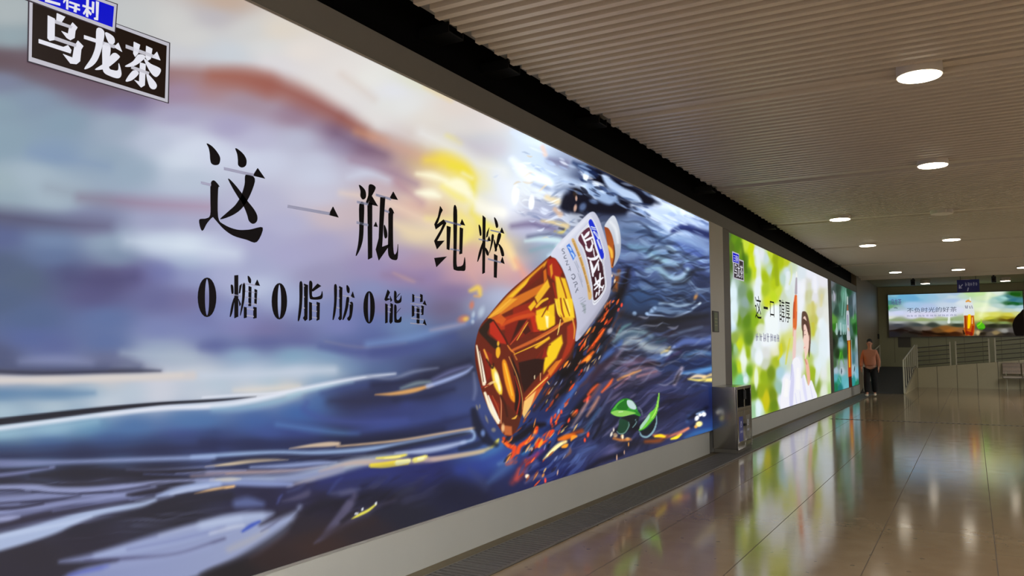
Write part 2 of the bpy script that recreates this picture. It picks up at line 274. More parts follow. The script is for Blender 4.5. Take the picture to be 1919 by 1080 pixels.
ART1='''
# soft sky masses, upper left
s 84,62,72>106,84,96 26 .85 -20,108,10 60,122,14 160,150,16 260,168,12
s 150,112,110>160,96,84 24 .8 318,136,10 380,140,13 440,148,16 500,160,19
s 162,98,82>142,80,76 22 .85 400,142,8 450,144,13 500,156,18 560,180,19 620,210,16 680,243,10
s 150,92,84>196,140,110 14 .7 640,222,7 690,250,7 720,262,6
s 214,152,112 12 .55 668,248,5 700,258,7
s 104,76,104 26 .65 630,250,7 680,276,8 720,290,6
s 226,222,222 26 .6 500,112,6 580,140,10 650,182,14 720,232,16 800,270,16
s 206,184,172 14 .35 640,140,4 675,165,6 700,185,5
s 232,210,160 8 .7 795,163,2 820,175,4 845,188,3
s 232,218,120 8 .7 838,255,3 852,262,5 862,268,4
s 200,194,208 18 .6 860,262,6 890,275,12 935,280,14
s 236,238,238 16 .7 790,250,8 840,275,14 890,305,14 940,320,8
s 200,152,140>214,170,140 16 .6 700,258,6 760,282,10 810,300,8
# yellow glow
s 246,222,70 16 .85 800,300,4 835,300,12 865,312,12 885,335,5
s 240,224,60 10 .8 845,310,5 870,318,6 884,338,4 888,372,3 884,400,2
s 255,250,216 8 .95 782,326,2 810,330,6 835,338,4
s 255,253,226 8 .95 782,362,3 808,363,7 822,368,3
s 255,252,214 8 .95 838,345,6 860,348,13 876,362,8
s 250,238,130 8 .7 830,350,4 860,370,6 882,376,4
s 246,240,200 7 .8 868,325,3 884,334,3
s 240,214,190 12 .6 640,362,3 700,372,5 760,395,6 810,420,6
s 235,214,176 12 .7 740,420,5 780,438,10 830,432,6
s 242,226,150 10 .7 800,410,4 850,415,8 884,412,7 900,405,4
s 246,230,130 10 .8 862,400,4 880,430,8 868,452,4
s 252,250,236 12 .8 884,370,6 905,390,12 940,398,10
s 222,228,240 14 .8 930,330,12 950,362,14 960,385,10
s 242,228,100 8 .75 890,405,4 905,420,8 940,440,5
s 240,214,150 10 .7 930,440,6 952,468,8 966,500,4
s 222,150,120 10 .5 966,488,4 985,520,5 990,545,3
s 216,168,160 14 .5 890,470,10 880,500,10 900,540,6
s 240,205,90 5 .9 882,545,3 896,540,5 900,552,3
s 236,170,90 4 .7 890,555,2 898,556,2
s 206,212,230 12 .7 655,332,3 690,325,8 730,338,6
s 154,126,150 12 .6 660,300,4 720,318,5 780,345,4
s 174,132,150 12 .5 740,340,6 790,380,5
s 136,112,140 12 .4 720,515,3 760,520,4 790,525,3
s 200,160,150 6 .5 738,512,1 760,522,3 775,528,2
# left streaks
s 124,104,130>170,142,166 20 .85 150,370,3 220,377,8 290,383,9 390,388,8
s 130,138,156 24 .55 90,352,3 150,366,5 200,374,4
s 66,64,96>90,88,120 24 .9 -20,404,13 60,414,13 130,421,10 200,424,4
s 214,226,238 28 .7 240,452,6 340,460,14 440,476,10
s 118,142,178 24 .55 60,285,4 130,298,5 200,312,4
s 68,66,112 20 .6 130,520,10 200,528,14 250,520,8
s 206,214,232 20 .5 340,278,10 390,280,16 470,300,12
s 92,98,130 14 .5 230,672,3 270,690,6 300,696,2
s 60,68,104 16 .8 -20,686,6 80,690,6 180,690,5 260,690,3
s 36,38,60 7 .95 -20,696,4 80,699,5 180,697,4 260,696,3 300,696,.5
s 206,200,200 7 .9 -20,712,6 80,712,6 180,710,6 300,707,7 360,704,8
s 70,78,116 12 .6 -20,682,4 60,690,4 200,690,3
s 216,208,202 8 .7 -20,714,3 120,711,4 260,707,4 340,703,3
s 132,140,180 14 .6 40,678,3 110,676,6 170,680,3
s 170,184,200 14 .6 230,662,4 290,666,6 360,672,5
s 90,128,166 10 .7 -20,738,8 60,738,9 140,738,7 175,737,3
s 84,90,146 14 .5 380,650,5 460,645,8 560,640,6 640,650,7 740,652,6
s 132,130,152 6 .5 610,640,1 660,650,2 710,651,2 760,643,1
s 74,82,140 10 .6 600,650,3 680,662,7 760,655,7 800,645,4
s 196,206,222 10 .7 380,704,6 480,702,7 560,697,7 625,694,6
s 218,211,202 8 .7 440,732,3 500,729,4 560,724,3
s 20,22,36 2.5 1 -20,793,7 100,779,6.5 200,767,5 300,757,3.2 400,751,2.4 480,744,.4
s 226,230,242 5 .95 -20,806,4 100,790,4 200,777,4 300,766,4 380,762,5 440,757,5 500,745,5 560,731,4 620,719,4 680,708,3 740,701,1.5
s 222,226,238 3 .8 380,745,1.5 440,741,2 500,738,1.5 540,734,1
s 150,186,208 12 .6 -20,818,6 100,803,7 180,790,5
s 138,180,206 10 .7 400,768,3 460,764,5 520,752,5 560,740,3
s 170,205,220 6 .6 540,742,2 600,728,3 660,717,2
s 50,64,118 10 .6 605,738,4 660,725,6 740,715,6
s 40,42,70 16 .85 620,752,6 680,752,12 740,748,10
s 66,78,146 10 .6 575,755,3 572,770,5 610,785,5 680,792,6 760,788,5
s 90,136,194 10 .65 520,796,2 570,803,4 630,811,4 670,814,2
s 60,76,142 12 .5 660,812,4 740,795,6 820,785,5
s 44,60,104 16 .7 -20,842,9 120,838,10 260,828,10 400,818,9
s 35,40,74 14 .85 -20,858,7 100,852,9 250,845,9 400,838,9
s 36,42,80 10 .8 380,832,8 500,834,9 640,830,9 740,815,7 820,796,5 885,778,3
s 26,28,48 10 .7 640,832,6 740,822,8 830,806,4
# centre right ribbons
s 112,142,192 9 .7 690,645,6 760,635,7 810,622,6 870,606,5 888,596,3
s 168,152,168 6 .6 808,619,2 840,613,3 870,607,2
s 66,78,132 10 .6 700,662,8 780,650,8 850,630,8
s 132,142,170 5 .7 690,706,2 735,710,3 775,697,3 820,690,1
s 34,36,62 9 .8 700,722,6 760,716,6 830,700,6 880,676,4
s 220,162,96 3.5 .95 704,740,.6 740,738,3.5 775,732,4.5 810,722,2
s 142,162,164 5 .7 752,728,2 780,719,4 805,716,3
s 160,176,222 4 .9 802,724,4 840,711,4 872,698,3 885,688,1
s 116,120,168 6 .7 812,712,3 845,697,4 880,686,2
s 34,38,66 8 .8 740,749,4 800,742,5 850,730,3
s 138,146,180 5 .5 888,700,2 891,730,3 888,748,2
e 214,120,90 .9 .8 868,598,9,6,-20 884,572,4,7,10
e 240,200,90 .9 .8 873,598,5,4,-20
e 190,205,222 .8 .7 902,585,5,10,20 887,590,3,6,10 886,603,3,4,0
# river ribbons left of bottle
s 150,176,216 5 .9 360,857,3 450,851,4 520,848,3.5 590,849,4 680,843,4.5 760,831,4 830,818,4 884,808,3
s 150,176,216 4 .9 884,806,3 889,812,3 886,824,3 866,830,2.5
s 168,182,218 5 .95 742,850,1.5 790,846,5 830,839,5 870,829,3
s 30,34,56 5 .9 690,852,2 740,840,4 800,828,4 862,815,3.5 880,812,1
s 218,192,162 3 .9 543,841,.5 580,836,3 615,833,4.5 634,832,3.5
s 216,182,144 3 .85 632,837,1.5 700,831,2 760,824,2 830,812,2 890,802,2
s 216,194,160 3 .9 385,875,.6 430,870,3 470,864,4 510,862,2.5 540,862,.5
s 34,36,60 6 .8 400,864,3 520,857,4 600,860,5 680,855,4 720,848,2
s 152,168,212 5 .85 470,876,1.5 540,873,4 600,868,4 630,867,1
s 184,152,142>168,156,170 5 .85 360,890,4 450,886,4 540,883,3 610,875,1.5
s 152,168,208>176,184,188 8 .9 370,903,3 460,898,6 540,897,8 600,886,11 660,870,10 720,858,6 760,852,3
s 172,164,170 6 .7 540,912,1 590,896,4 640,880,4
s 198,172,160 5 .8 600,884,2 660,868,4 720,867,6 800,863,5 850,855,3 905,846,3
s 140,156,206 6 .85 360,915,4 420,906,5 500,907,6 545,908,4
s 206,200,190 4 .8 395,900,2 430,899,4 450,898,1
s 230,184,128 3 .95 366,926,1.5 400,918,3 438,912,2.5
s 250,224,60 2.5 1 696,873,4 720,872,5.5 748,868,5.5 764,868,3
s 255,250,170 2 1 745,868,5 766,864,4
s 254,240,120 2.5 1 778,863,5 797,858,5
s 255,252,200 2 .9 785,861,3 794,859,2.5
s 250,230,80 2.5 .9 706,859,1.5 740,857,3 760,853,2
s 255,245,170 2 .8 722,859,1 750,856,1.5
s 196,170,166>206,190,130 4 .85 800,862,4 850,856,4 900,847,3.5 922,838,3
s 228,214,90 3 .95 922,838,1.5 930,830,3.5 934,824,1.5
s 66,112,170 8 .75 905,858,3 925,846,5 945,830,4
s 44,60,140 10 .6 860,880,8 915,866,10 950,850,6
s 40,46,108 12 .6 600,908,6 700,886,8 800,874,7
s 30,36,62 4 .8 862,842,4 890,835,6 905,828,5
s 22,24,40 5 .8 888,770,6 896,800,9 914,826,8 930,834,4
e 120,150,210 .8 .8 905,812,4,6,0
e 150,140,120 .7 .7 894,764,2,5,-15 912,786,2,7,-20 925,806,4,4,0 899,762,1.5,4,0
s 76,104,152 9 .6 915,905,2 935,888,7 955,872,7
s 64,72,110 10 .4 880,880,4 900,900,8 910,915,5
# lower-left water
s 118,124,168>152,172,216 6 .85 -20,869,8 40,869,7 130,866,4 250,862,4 400,857,4
s 122,128,172 4 .8 -20,893,4 40,886,3.5 100,876,3
s 40,42,66 4 .8 -20,884,2 40,880,2 90,876,1
s 116,126,170 4 .8 238,882,2 290,882,2.5 400,875,2
s 78,74,96 5 .6 115,905,1 170,906,2 210,903,1
s 32,30,44 6 .85 60,893,4 150,887,9 260,889,9 380,884,5
s 38,36,50 6 .7 -20,904,4 60,904,4 105,912,4 150,908,5 240,902,3
s 152,160,202 5 .85 -20,914,4 60,914,6 110,920,7 190,918,6 250,910,4 300,903,2.5 400,899,2
s 132,140,182 5 .8 -20,938,6 60,931,6 130,928,5 200,929,5 240,931,4
s 42,42,66 3 .8 -20,920,1 30,919,2 45,920,1
s 40,40,64 4 .8 40,943,1 90,938,2 150,930,1
s 142,150,194 4 .8 -20,963,4 60,953,4 130,942,4 200,933,4 290,914,3
s 40,38,60 4 .85 -20,954,3 30,952,3 80,944,2
s 42,38,56 4 .85 -20,992,4 40,976,6 110,960,5 180,948,3 240,938,2
s 164,170,210 5 .8 -20,976,5 15,972,5 35,969,2
s 172,188,222 6 .95 -20,1022,16 40,1006,15 100,988,13 150,970,9 200,957,6 260,948,6 290,938,3
s 36,33,48 5 .85 240,928,3 280,922,6 312,916,4
s 162,178,218 5 .9 295,930,3 325,922,7 360,914,7 410,907,5
s 36,34,48 8 .85 130,1000,6 200,978,9 280,958,10 350,940,10 430,930,8
p 140,150,196>160,172,208 9 .92 112,1054 165,1040 225,1022 285,1003 345,986 420,968 470,960 512,962 488,984 556,958 560,950 540,990 500,1022 455,1045 400,1066 330,1090 130,1090 150,1068 220,1050
s 170,184,220 8 .6 180,1042,4 260,1026,8 340,1010,7 400,994,5
s 176,190,220 10 .7 380,985,8 430,975,9 490,967,5
s 60,56,90 6 .6 160,1052,1 240,1047,3 330,1038,2 420,1010,2
s 44,70,180 4 .8 455,996,2 470,986,3.5 486,978,2
s 70,84,190 6 .5 130,1078,3 200,1062,4
s 176,172,172 8 .5 430,1030,6 470,1012,6 500,995,3
s 90,90,120 4 .6 490,996,1 510,984,2 525,972,1.5
s 108,124,180 9 .7 445,944,8 465,942,10 490,945,5
s 92,88,116 5 .6 530,940,1 560,932,5 575,925,6 578,918,2
s 80,90,160 4 .7 520,944,1 524,934,2 528,928,1
s 84,80,110 7 .75 640,925,3 662,922,5 662,936,5 650,952,7
s 88,84,112 5 .85 655,945,7 640,966,8 622,988,7 604,1007,4 590,1018,1
s 78,72,98 8 .6 740,938,1 700,952,3 660,976,4 625,997,3 598,1012,1
s 84,90,128 6 .5 622,925,3 650,922,4 672,917,3
s 34,30,40 4 .8 640,978,3 656,966,4 670,956,2
s 222,214,84 2 1 661,972,1 672,966,2.5 690,957,2.5 704,946,1.5
e 240,244,250 .6 .9 668,963,2.5,2.5,0 679,955,1,3,10 704,944,2,3,0
s 30,26,34 8 .6 380,1078,5 440,1055,8 500,1018,7 545,985,5
s 66,54,62 6 .5 470,1046,3 500,1028,4 540,1000,2
s 44,42,60 10 .5 740,935,4 770,920,6 790,905,4
s 60,64,84 8 .35 745,925,3 770,915,5
s 36,36,60 3 .7 60,922,1.5 140,926,2 210,922,1.5
s 44,42,68 3 .7 -20,945,2 40,941,1.5 90,939,1
s 44,42,68 3 .6 150,925,1 220,920,2 280,912,1
s 110,116,160 4 .6 100,958,2 170,946,2 240,935,2 300,925,1
s 40,38,58 3 .7 60,972,1 130,962,2 210,948,1.5 250,940,1
s 190,204,232 4 .6 -20,1010,4 50,996,4 120,982,3 170,968,2
s 150,160,205 3 .6 330,888,1 400,884,2 460,882,1
s 90,100,150 4 .6 270,889,1 350,890,2 420,889,2
s 34,32,48 4 .7 330,930,2 380,926,3 420,917,1
s 196,206,232 4 .5 320,926,2 350,918,3 390,912,2
s 120,130,180 8 .5 520,900,4 580,892,6 640,880,5
s 40,44,84 6 .6 560,918,3 640,908,5 720,896,5
s 60,70,130 4 .5 615,925,2 630,905,3 640,896,2
s 70,76,120 4 .5 540,922,2 560,915,3 570,908,2
s 26,24,36 6 .6 575,960,6 610,945,8 640,940,4
s 48,36,38 8 .5 560,1010,8 620,1000,10 700,975,8
s 150,160,200 7 .35 200,1065,6 300,1045,8 390,1025,8
s 190,200,226 6 .4 300,1004,3 380,984,4 450,972,4
s 100,106,158 6 .4 240,1030,3 330,1012,4 420,990,3
s 210,216,230 5 .5 395,1000,3 430,990,4 455,985,3
# upper right turbulence
p 20,22,36 5 .95 1118,318 1150,335 1200,360 1232,378 1236,386 1210,385 1180,368 1150,352 1122,342
p 24,26,40 6 .95 1060,360 1082,350 1100,362 1140,378 1180,388 1185,398 1150,402 1110,398 1075,400 1050,390
p 16,18,32 4 .9 1098,312 1124,322 1128,342 1112,340
p 172,190,216 4 .95 1128,330 1138,330 1160,348 1190,362 1204,380 1188,378 1162,366 1140,352
p 150,172,204 5 .9 1092,344 1120,346 1150,360 1156,372 1142,384 1112,372 1096,362
s 130,150,182 3 .8 1144,370,4 1160,378,4
e 220,232,236 .4 .95 1098,330,5,11,10
s 40,56,92 5 .8 1075,305,3 1100,318,6 1118,328,4
s 110,140,175 4 .5 1085,312,1 1098,308,2
s 190,206,228 8 .8 1060,340,6 1095,348,7
s 96,90,120 8 .6 1030,300,5 1060,308,7
s 218,190,176 4 .75 1016,275,4 1022,290,4
s 206,218,234 6 .8 960,248,4 985,262,6 1010,270,4
s 232,240,250 7 .8 960,300,6 985,325,10 1025,340,7 1035,355,5
e 250,252,255 .5 .95 966,365,6,16,5 996,380,5,12,5
s 226,234,246 8 .7 990,330,6 1010,355,8 1030,362,6
s 120,135,165 6 .5 1000,345,4 1020,352,4 1062,358,6
s 215,198,160 5 .8 1025,370,5 1045,378,6
s 205,170,140 4 .7 1040,392,4 1050,402,5
s 206,186,140 4 .85 1015,414,2 1042,418,4 1062,424,5
s 216,196,90 3 .7 1040,434,2 1052,436,3 1060,430,1
s 40,36,40 3 .7 1048,428,1.5 1056,430,2
e 60,48,40 .5 .8 1078,362,4,8,10
e 206,170,150 .5 .8 1078,390,3,7,10 1080,372,2,5,0
e 110,130,165 .6 .7 1092,388,6,8,30 1112,378,8,4,20
s 104,92,124 8 .7 960,424,4 1000,420,6 1040,430,4
s 86,90,116 6 .7 990,444,3 1030,440,5 1060,444,3
s 190,214,214 5 .7 985,452,2 1015,448,5 1048,452,5 1042,464,3
s 120,150,160 5 .6 995,470,3 1030,462,4 1050,470,3
s 196,212,226 5 .6 1030,480,4 1045,470,4
s 180,196,224 8 .85 1180,400,3 1220,395,8 1260,402,9 1300,420,5
s 200,214,236 6 .8 1185,385,3 1230,408,6 1262,436,5
s 210,222,240 6 .7 1228,385,4 1270,392,5 1310,412,3
s 60,76,110 3 .8 1208,398,2 1216,405,3
s 90,104,140 4 .6 1180,402,1.5 1200,410,3
s 70,90,140 4 .7 1285,403,1.5 1310,412,2 1326,420,2
s 42,50,92 5 .95 1260,434,3 1280,427,6 1300,432,6 1332,442,7
s 60,72,128 5 .7 1262,432,2 1280,424,3 1300,426,2
s 96,118,150 8 .7 1165,435,5 1200,432,6 1240,452,5
s 62,76,104 8 .6 1170,428,3 1215,440,5 1250,460,4
s 112,150,172 8 .7 1180,462,4 1215,470,6 1245,490,6
s 136,160,196 8 .7 1262,446,4 1290,452,7 1325,470,5
s 80,100,160 8 .7 1270,460,7 1310,475,8
e 36,46,64 .5 .9 1258,472,8,4,10
s 176,200,216 4 .85 1250,462,2 1258,466,4 1264,470,2
s 150,180,196 7 .7 1220,478,4 1245,492,6 1270,500,5
s 50,52,68 5 .85 1210,494,3 1228,490,4 1248,502,5 1270,502,4 1280,494,2
s 66,74,104 8 .6 1150,505,4 1185,490,6 1215,492,3
s 140,170,186 6 .8 1212,506,3 1232,502,5 1250,518,5 1275,522,4 1290,506,3
s 166,186,212 4 .7 1262,522,2 1278,516,3 1288,504,2
s 44,50,62 5 .85 1262,534,3 1285,526,5 1300,508,4 1318,505,3
s 84,104,136 5 .7 1228,530,3 1255,538,3 1290,540,3
s 48,62,92 6 .7 1160,535,4 1200,525,6 1240,538,5
s 60,84,120 10 .7 1160,556,8 1200,552,10 1230,565,8
s 150,170,190 3 .75 1236,569,2 1252,568,3 1270,574,3 1294,570,2.5 1302,566,1
s 110,132,160 3 .75 1214,588,2 1236,580,5 1260,586,5 1290,582,4 1305,572,2
s 150,168,196 2 .85 1214,590,2 1240,592,1.5 1265,594,2 1296,582,1.5
s 90,110,140 2 .7 1226,582,1 1252,578,1.5 1290,580,1.5
s 196,212,226 2 .9 1298,578,1.5 1308,572,2.2 1312,568,2
e 150,176,206 .6 .8 1189,588,4,4,0 1212,588,3,3,0 1224,580,4,7,50
e 196,140,80 .8 .75 1304,556,3,6,25
s 32,32,38 8 .85 1215,604,6 1250,602,8 1290,596,6 1325,592,4
s 36,34,40 8 .7 1165,590,5 1200,600,6
s 96,108,132 4 .7 1245,632,1 1262,628,3 1285,620,3 1315,612,2
s 42,42,54 6 .7 1250,622,3 1290,612,4 1330,604,3
s 116,138,148 6 .8 1150,640,3 1172,622,5 1200,622,5 1220,630,4
s 70,90,110 4 .7 1160,640,3 1185,628,4 1215,640,4
s 150,160,166 7 .85 1162,650,4 1190,636,6 1215,652,7 1245,655,6
s 60,84,100 4 .7 1232,640,4 1245,636,4
s 196,176,120 3 .8 1240,662,2 1252,656,3 1256,650,1
s 206,214,220 2.5 .9 1240,666,2 1252,664,2.5 1264,650,2
s 90,108,160 5 .85 1262,652,3 1285,640,6 1315,640,5 1334,634,5
s 100,126,170 5 .7 1215,670,3 1232,672,4 1245,664,3
s 90,60,96 4 .6 1250,674,2 1275,660,3
s 30,36,60 6 .7 1250,680,4 1285,660,5 1330,652,4
s 90,124,156 6 .7 1285,668,4 1310,660,5 1330,664,4
s 30,44,78 6 .8 1284,680,5 1310,684,8 1332,676,4
s 90,140,190 5 .85 1276,700,2 1305,698,5 1334,690,6
s 220,196,160 3 .9 1290,710,1 1305,705,3 1320,706,3
s 222,204,110 3 .95 1290,711,1 1312,713,2.5 1334,712,4
s 220,190,130 3 .8 1318,708,2 1335,702,3
s 196,176,180 5 .85 1264,720,2 1272,702,3.5 1278,690,2
s 36,34,46 3 .85 1264,718,1 1270,704,2 1275,696,1
s 80,60,76 8 .8 1165,690,5 1195,678,8 1225,680,4
s 112,100,124 5 .75 1150,700,3 1180,680,5 1210,690,3
s 40,32,38 4 .8 1180,690,2 1215,684,4 1235,682,3
s 132,110,124 5 .7 1160,700,3 1195,692,4 1225,690,3
s 186,130,130 4 .6 1195,706,2 1230,696,2.5
s 120,104,128 6 .6 1205,712,3 1235,700,3
s 214,150,90 3 .8 1158,712,2 1180,702,2.5 1200,694,1.5
s 190,140,150 3 .7 1152,728,1 1164,718,2.5 1180,706,2
s 70,96,150 5 .85 1125,680,2 1138,665,5 1158,650,5 1165,640,2
s 66,58,78 4 .7 1150,665,2 1156,656,3
s 130,120,140 5 .7 1135,690,2 1156,668,3 1170,650,2
s 58,44,56 6 .8 1108,715,4 1125,690,6 1150,672,4
s 110,150,150 3 .6 1155,630,1 1168,614,2.5 1182,608,2
# dark trail beneath the bottle with amber glints
s 26,20,22 8 .9 1178,505,3 1165,545,8 1140,590,11 1110,635,13 1085,670,12 1060,700,10
s 110,66,30 4 .8 1160,508,3 1155,530,4 1150,545,2
s 160,90,30 3 .6 1148,512,1 1154,520,2 1156,545,2
e 230,200,160 .5 .9 1152,527,1.5,4,10 1147,517,1,3,0
e 205,110,50 .6 .85 1138,572,2,5,10 1143,570,1.5,5,10 1134,575,1.5,4,10
s 200,90,40 3 .85 1122,602,1.5 1130,596,2.5 1134,592,1
s 196,78,36 3 .9 1100,660,1.5 1118,638,2.5 1133,615,2
s 240,110,40 2 .9 1110,648,1 1124,630,2 1132,618,1
s 226,110,40 3 .9 1085,682,1.5 1100,672,3.5 1112,660,2
s 244,140,50 2 .9 1095,676,1 1104,668,2
e 160,160,170 .6 .8 1143,620,4,6,35 1098,692,3,6,35
e 222,80,60 .5 .9 1165,572,2,4,10 1159,581,2,4,20
s 60,72,100 4 .6 1152,600,1.5 1158,585,2 1165,580,1
s 70,60,64 5 .6 1090,650,3 1105,630,5
s 60,90,120 4 .6 1118,662,1.5 1126,650,2.5
# water right of the bottle foot
s 60,82,136 5 .85 1020,800,2 1050,765,5 1070,735,5 1090,712,4 1112,690,2
s 72,100,150 3 .7 1040,785,1.5 1062,752,3 1080,725,2
s 22,20,24 5 .85 1040,745,3 1060,728,5 1075,710,4
s 24,22,26 6 .8 1058,800,4 1080,770,6 1100,745,5 1118,720,3
s 130,90,90 4 .6 1090,770,2 1108,745,3 1124,722,3
s 200,88,50 3 .9 1102,740,2 1112,728,3 1120,720,2
s 226,100,50 3 .9 1128,735,1.5 1142,720,2.5 1148,710,1.5
s 200,80,60 3 .8 1095,752,2 1104,744,3
e 226,80,60 .6 .9 1101,750,2,6,15
s 196,140,110 4 .7 1100,780,1.5 1112,762,3 1122,745,2
s 180,150,140 4 .6 1072,800,1 1088,776,2.5 1102,752,1.5
s 70,96,130 4 .7 1090,815,1.5 1108,790,3 1124,766,2.5
s 26,26,34 4 .8 1112,822,2 1122,805,3 1130,788,2
s 110,116,150 4 .5 1120,780,1.5 1135,755,2 1148,732,1.5
s 50,36,34 4 .7 1000,770,2 1025,740,4 1045,715,3
e 224,80,50 .6 .9 1033,788,2,7,8 1040,780,2,5,20 1035,798,2,4,0 1042,793,2,4,15 1066,788,2,5,20 1052,772,2,4,0 1102,815,2.5,5,10 1096,825,2,4,0 1080,772,3,5,30
e 214,120,60 .7 .7 1076,776,4,6,35
s 30,24,28 5 .85 950,832,4 975,818,7 1000,800,6 1020,796,4
s 226,80,34 2.5 .95 970,848,4 975,836,3.5 990,826,4 1002,812,4.5 1006,802,3
s 244,150,60 2 .8 985,832,1.5 998,818,2 1004,806,2
s 214,70,30 2.5 .95 944,822,3 952,834,4 963,840,4
s 240,110,40 2 .9 942,828,2 952,836,2.5
s 220,76,40 2.5 .95 955,862,3 962,850,4 965,838,3
s 250,150,70 2 .9 950,862,1.5 954,856,3 957,850,1
s 222,72,30 2.5 .95 1000,840,2 1012,830,6 1025,818,6.5 1036,808,3
s 246,150,50 2 .9 1010,838,2 1014,830,3 1018,824,1.5
s 190,60,40 3 .8 985,872,2 998,862,3 1008,850,2
s 196,84,60 4 .7 950,870,3 965,865,4
s 60,120,170 4 .75 980,850,3 992,842,4 1000,836,2
s 110,60,120 5 .6 985,862,3 1005,852,5 1020,842,3
s 40,84,150 4 .7 995,815,3 1030,822,3 1040,815,3
s 96,124,168 5 .6 935,870,3 955,862,3
s 150,60,60 8 .7 960,905,4 975,888,8 985,868,5
s 196,80,70 5 .6 968,898,4 975,882,5
s 96,110,160 6 .6 985,885,2 1005,868,5
e 240,220,190 .5 .95 988,893,4,4,-20
s 110,100,130 5 .6 985,905,2 1005,892,4 1018,895,2
e 230,80,60 .5 .9 1022,901,2,5,0
s 220,200,140 2.5 .95 1018,862,.6 1030,850,3 1045,836,3.5 1060,828,3
s 250,236,170 2 .8 1026,854,1 1042,840,2 1052,832,1.5
s 214,110,30 3 .9 1048,824,3 1060,820,5 1075,815,4
s 246,160,50 2 .9 1054,838,2 1060,836,3.5 1064,833,1
s 240,150,50 2 .9 1070,826,1 1074,820,3.5 1080,818,2
s 150,70,30 4 .8 1076,812,3 1090,808,4
s 130,90,70 3 .7 1058,858,1 1068,848,2.5 1068,840,1
s 90,110,160 8 .5 1080,860,4 1095,845,7 1115,838,5
s 110,104,140 8 .45 1125,865,4 1145,845,7 1160,835,4
s 26,24,36 6 .8 1100,880,3 1130,862,6 1165,852,4
e 210,170,140 .5 .8 1156,858,1.2,6,0 1045,886,1.2,5,10 1170,848,1,4,0
# riverbed leaf shadow zone
s 28,26,36 6 .85 1150,810,4 1180,800,9 1200,806,5
s 36,34,44 8 .7 1160,835,5 1195,832,6 1230,818,5
e 206,170,120 .6 .9 1153,816,4,4,0 1166,818,3,4,0 1176,823,4,3,0
e 230,220,200 .6 .9 1146,814,2,5,20 1150,806,1.5,4,0 1167,820,1.5,5,0
s 190,120,60 3 .8 1150,822,2 1165,825,2.5 1182,824,2
e 210,150,80 .5 .8 1178,833,1.2,4,0
s 130,74,40 4 .85 1210,828,3 1235,826,4 1250,818,2
s 190,110,90 3 .8 1225,816,2 1250,818,3 1270,812,2.5 1290,803,2
s 240,200,40 2 .95 1228,818,2 1238,817,3 1246,819,2
s 244,214,50 2 .95 1258,823,1.5 1268,820,3 1276,814,2
s 214,140,110 3 .8 1270,816,1.5 1282,808,2 1290,803,1.5
s 60,110,160 5 .7 1285,820,2 1305,812,4 1330,806,3
s 80,120,176 5 .6 1288,790,2 1296,775,3 1318,770,3
s 26,28,44 4 .85 1290,785,3 1305,776,4 1325,764,3
s 34,38,60 4 .8 1296,800,3 1308,790,3
s 150,176,210 2 .8 1306,776,2 1318,772,2
e 250,252,250 .5 1 1306,784,3.5,5,25 1319,777,4,4,0 1312,778,3,3,0
e 252,232,150 .5 1 1310,795,6,5,-15
e 230,170,80 .5 .8 1304,800,3,3,0
s 72,78,116 10 .4 1230,800,4 1260,790,7 1290,770,5
s 90,92,130 6 .4 1220,772,2 1250,762,3
s 70,76,110 8 .4 1270,740,4 1285,720,6
'''

RIPPLES=[((1250,500,150,110,10),3,40,9,6,19,(36,42,62),(150,174,200),.42,8),
((1230,660,150,90,0),5,46,10,6,22,(30,32,46),(120,134,160),.4,-6),
((1180,780,170,110,-30),8,52,8,4,26,(28,28,40),(104,104,140),.4,-38),
((1060,840,110,80,-40),11,46,7,3,18,(24,26,44),(90,110,160),.45,-42),
((1050,390,110,70,15),14,32,8,5,16,(90,104,140),(226,234,244),.5,12),
((1240,400,110,50,26),17,46,5.5,2,26,(66,82,120),(214,226,242),.5,26),
((1095,650,60,150,32),21,34,6,2,12,(14,12,16),(120,64,36),.6,-58),
((150,945,330,80,-3),23,120,8,3,50,(38,36,52),(140,148,190),.35,-6),
((420,990,200,60,-18),27,90,9,3,50,(50,48,66),(140,146,186),.2,-20),
((560,865,300,30,-5),29,100,5,2,50,(34,38,66),(150,166,205),.3,-5),
((720,930,160,50,-15),31,70,14,4,40,(22,20,30),(62,62,92),.5,-28)]

DARKS=[(20,20,30),(30,34,52),(24,26,40)]
SHARDS=[(5,70,(1150,540),(975,880),(14,60),125,26,2.4,[(24,18,20),(40,26,26),(28,30,46),(52,66,110),(70,46,40)],.75,1.6),
(6,85,(1150,560),(965,890),(10,52),125,15,1.5,[(214,84,36),(182,62,30),(240,150,60),(150,70,34),(226,104,48)],.9,.9),
(7,26,(1120,640),(990,880),(20,60),122,12,1.1,[(206,190,170),(160,170,200),(250,200,110)],.7,.8),
(8,60,(975,290),(1320,430),(26,22),25,24,2.6,[(206,220,240),(180,200,228),(230,238,250),(150,172,206)],.6,2.),
(9,34,(1070,345),(1215,395),(18,12),22,22,2.4,[(16,18,30),(28,34,56),(44,58,92),(120,142,178)],.75,1.6),
(10,46,(1170,470),(1330,540),(60,60),4,52,2.2,[(120,150,180),(150,176,206),(92,116,160)],.45,1.8,4.),
(11,40,(1160,480),(1330,560),(70,70),6,56,2.8,[(26,32,52),(36,44,70),(30,34,48)],.5,2.2,4.),
(12,44,(1160,640),(1330,690),(60,50),-12,48,2.,[(130,142,164),(96,112,152),(160,160,170)],.4,1.8,4.),
(13,40,(1150,650),(1330,720),(70,60),-14,52,3.,[(26,28,42),(34,38,60),(44,36,46)],.5,2.2,3.),
(14,36,(1130,760),(1300,800),(50,30),-35,40,2.,[(90,90,130),(60,64,96),(120,112,136),(30,30,46)],.45,2.),
(15,40,(950,300),(1080,480),(40,30),-12,18,1.6,[(230,238,248),(196,208,226),(120,136,166),(214,190,150)],.5,1.4,2.)]
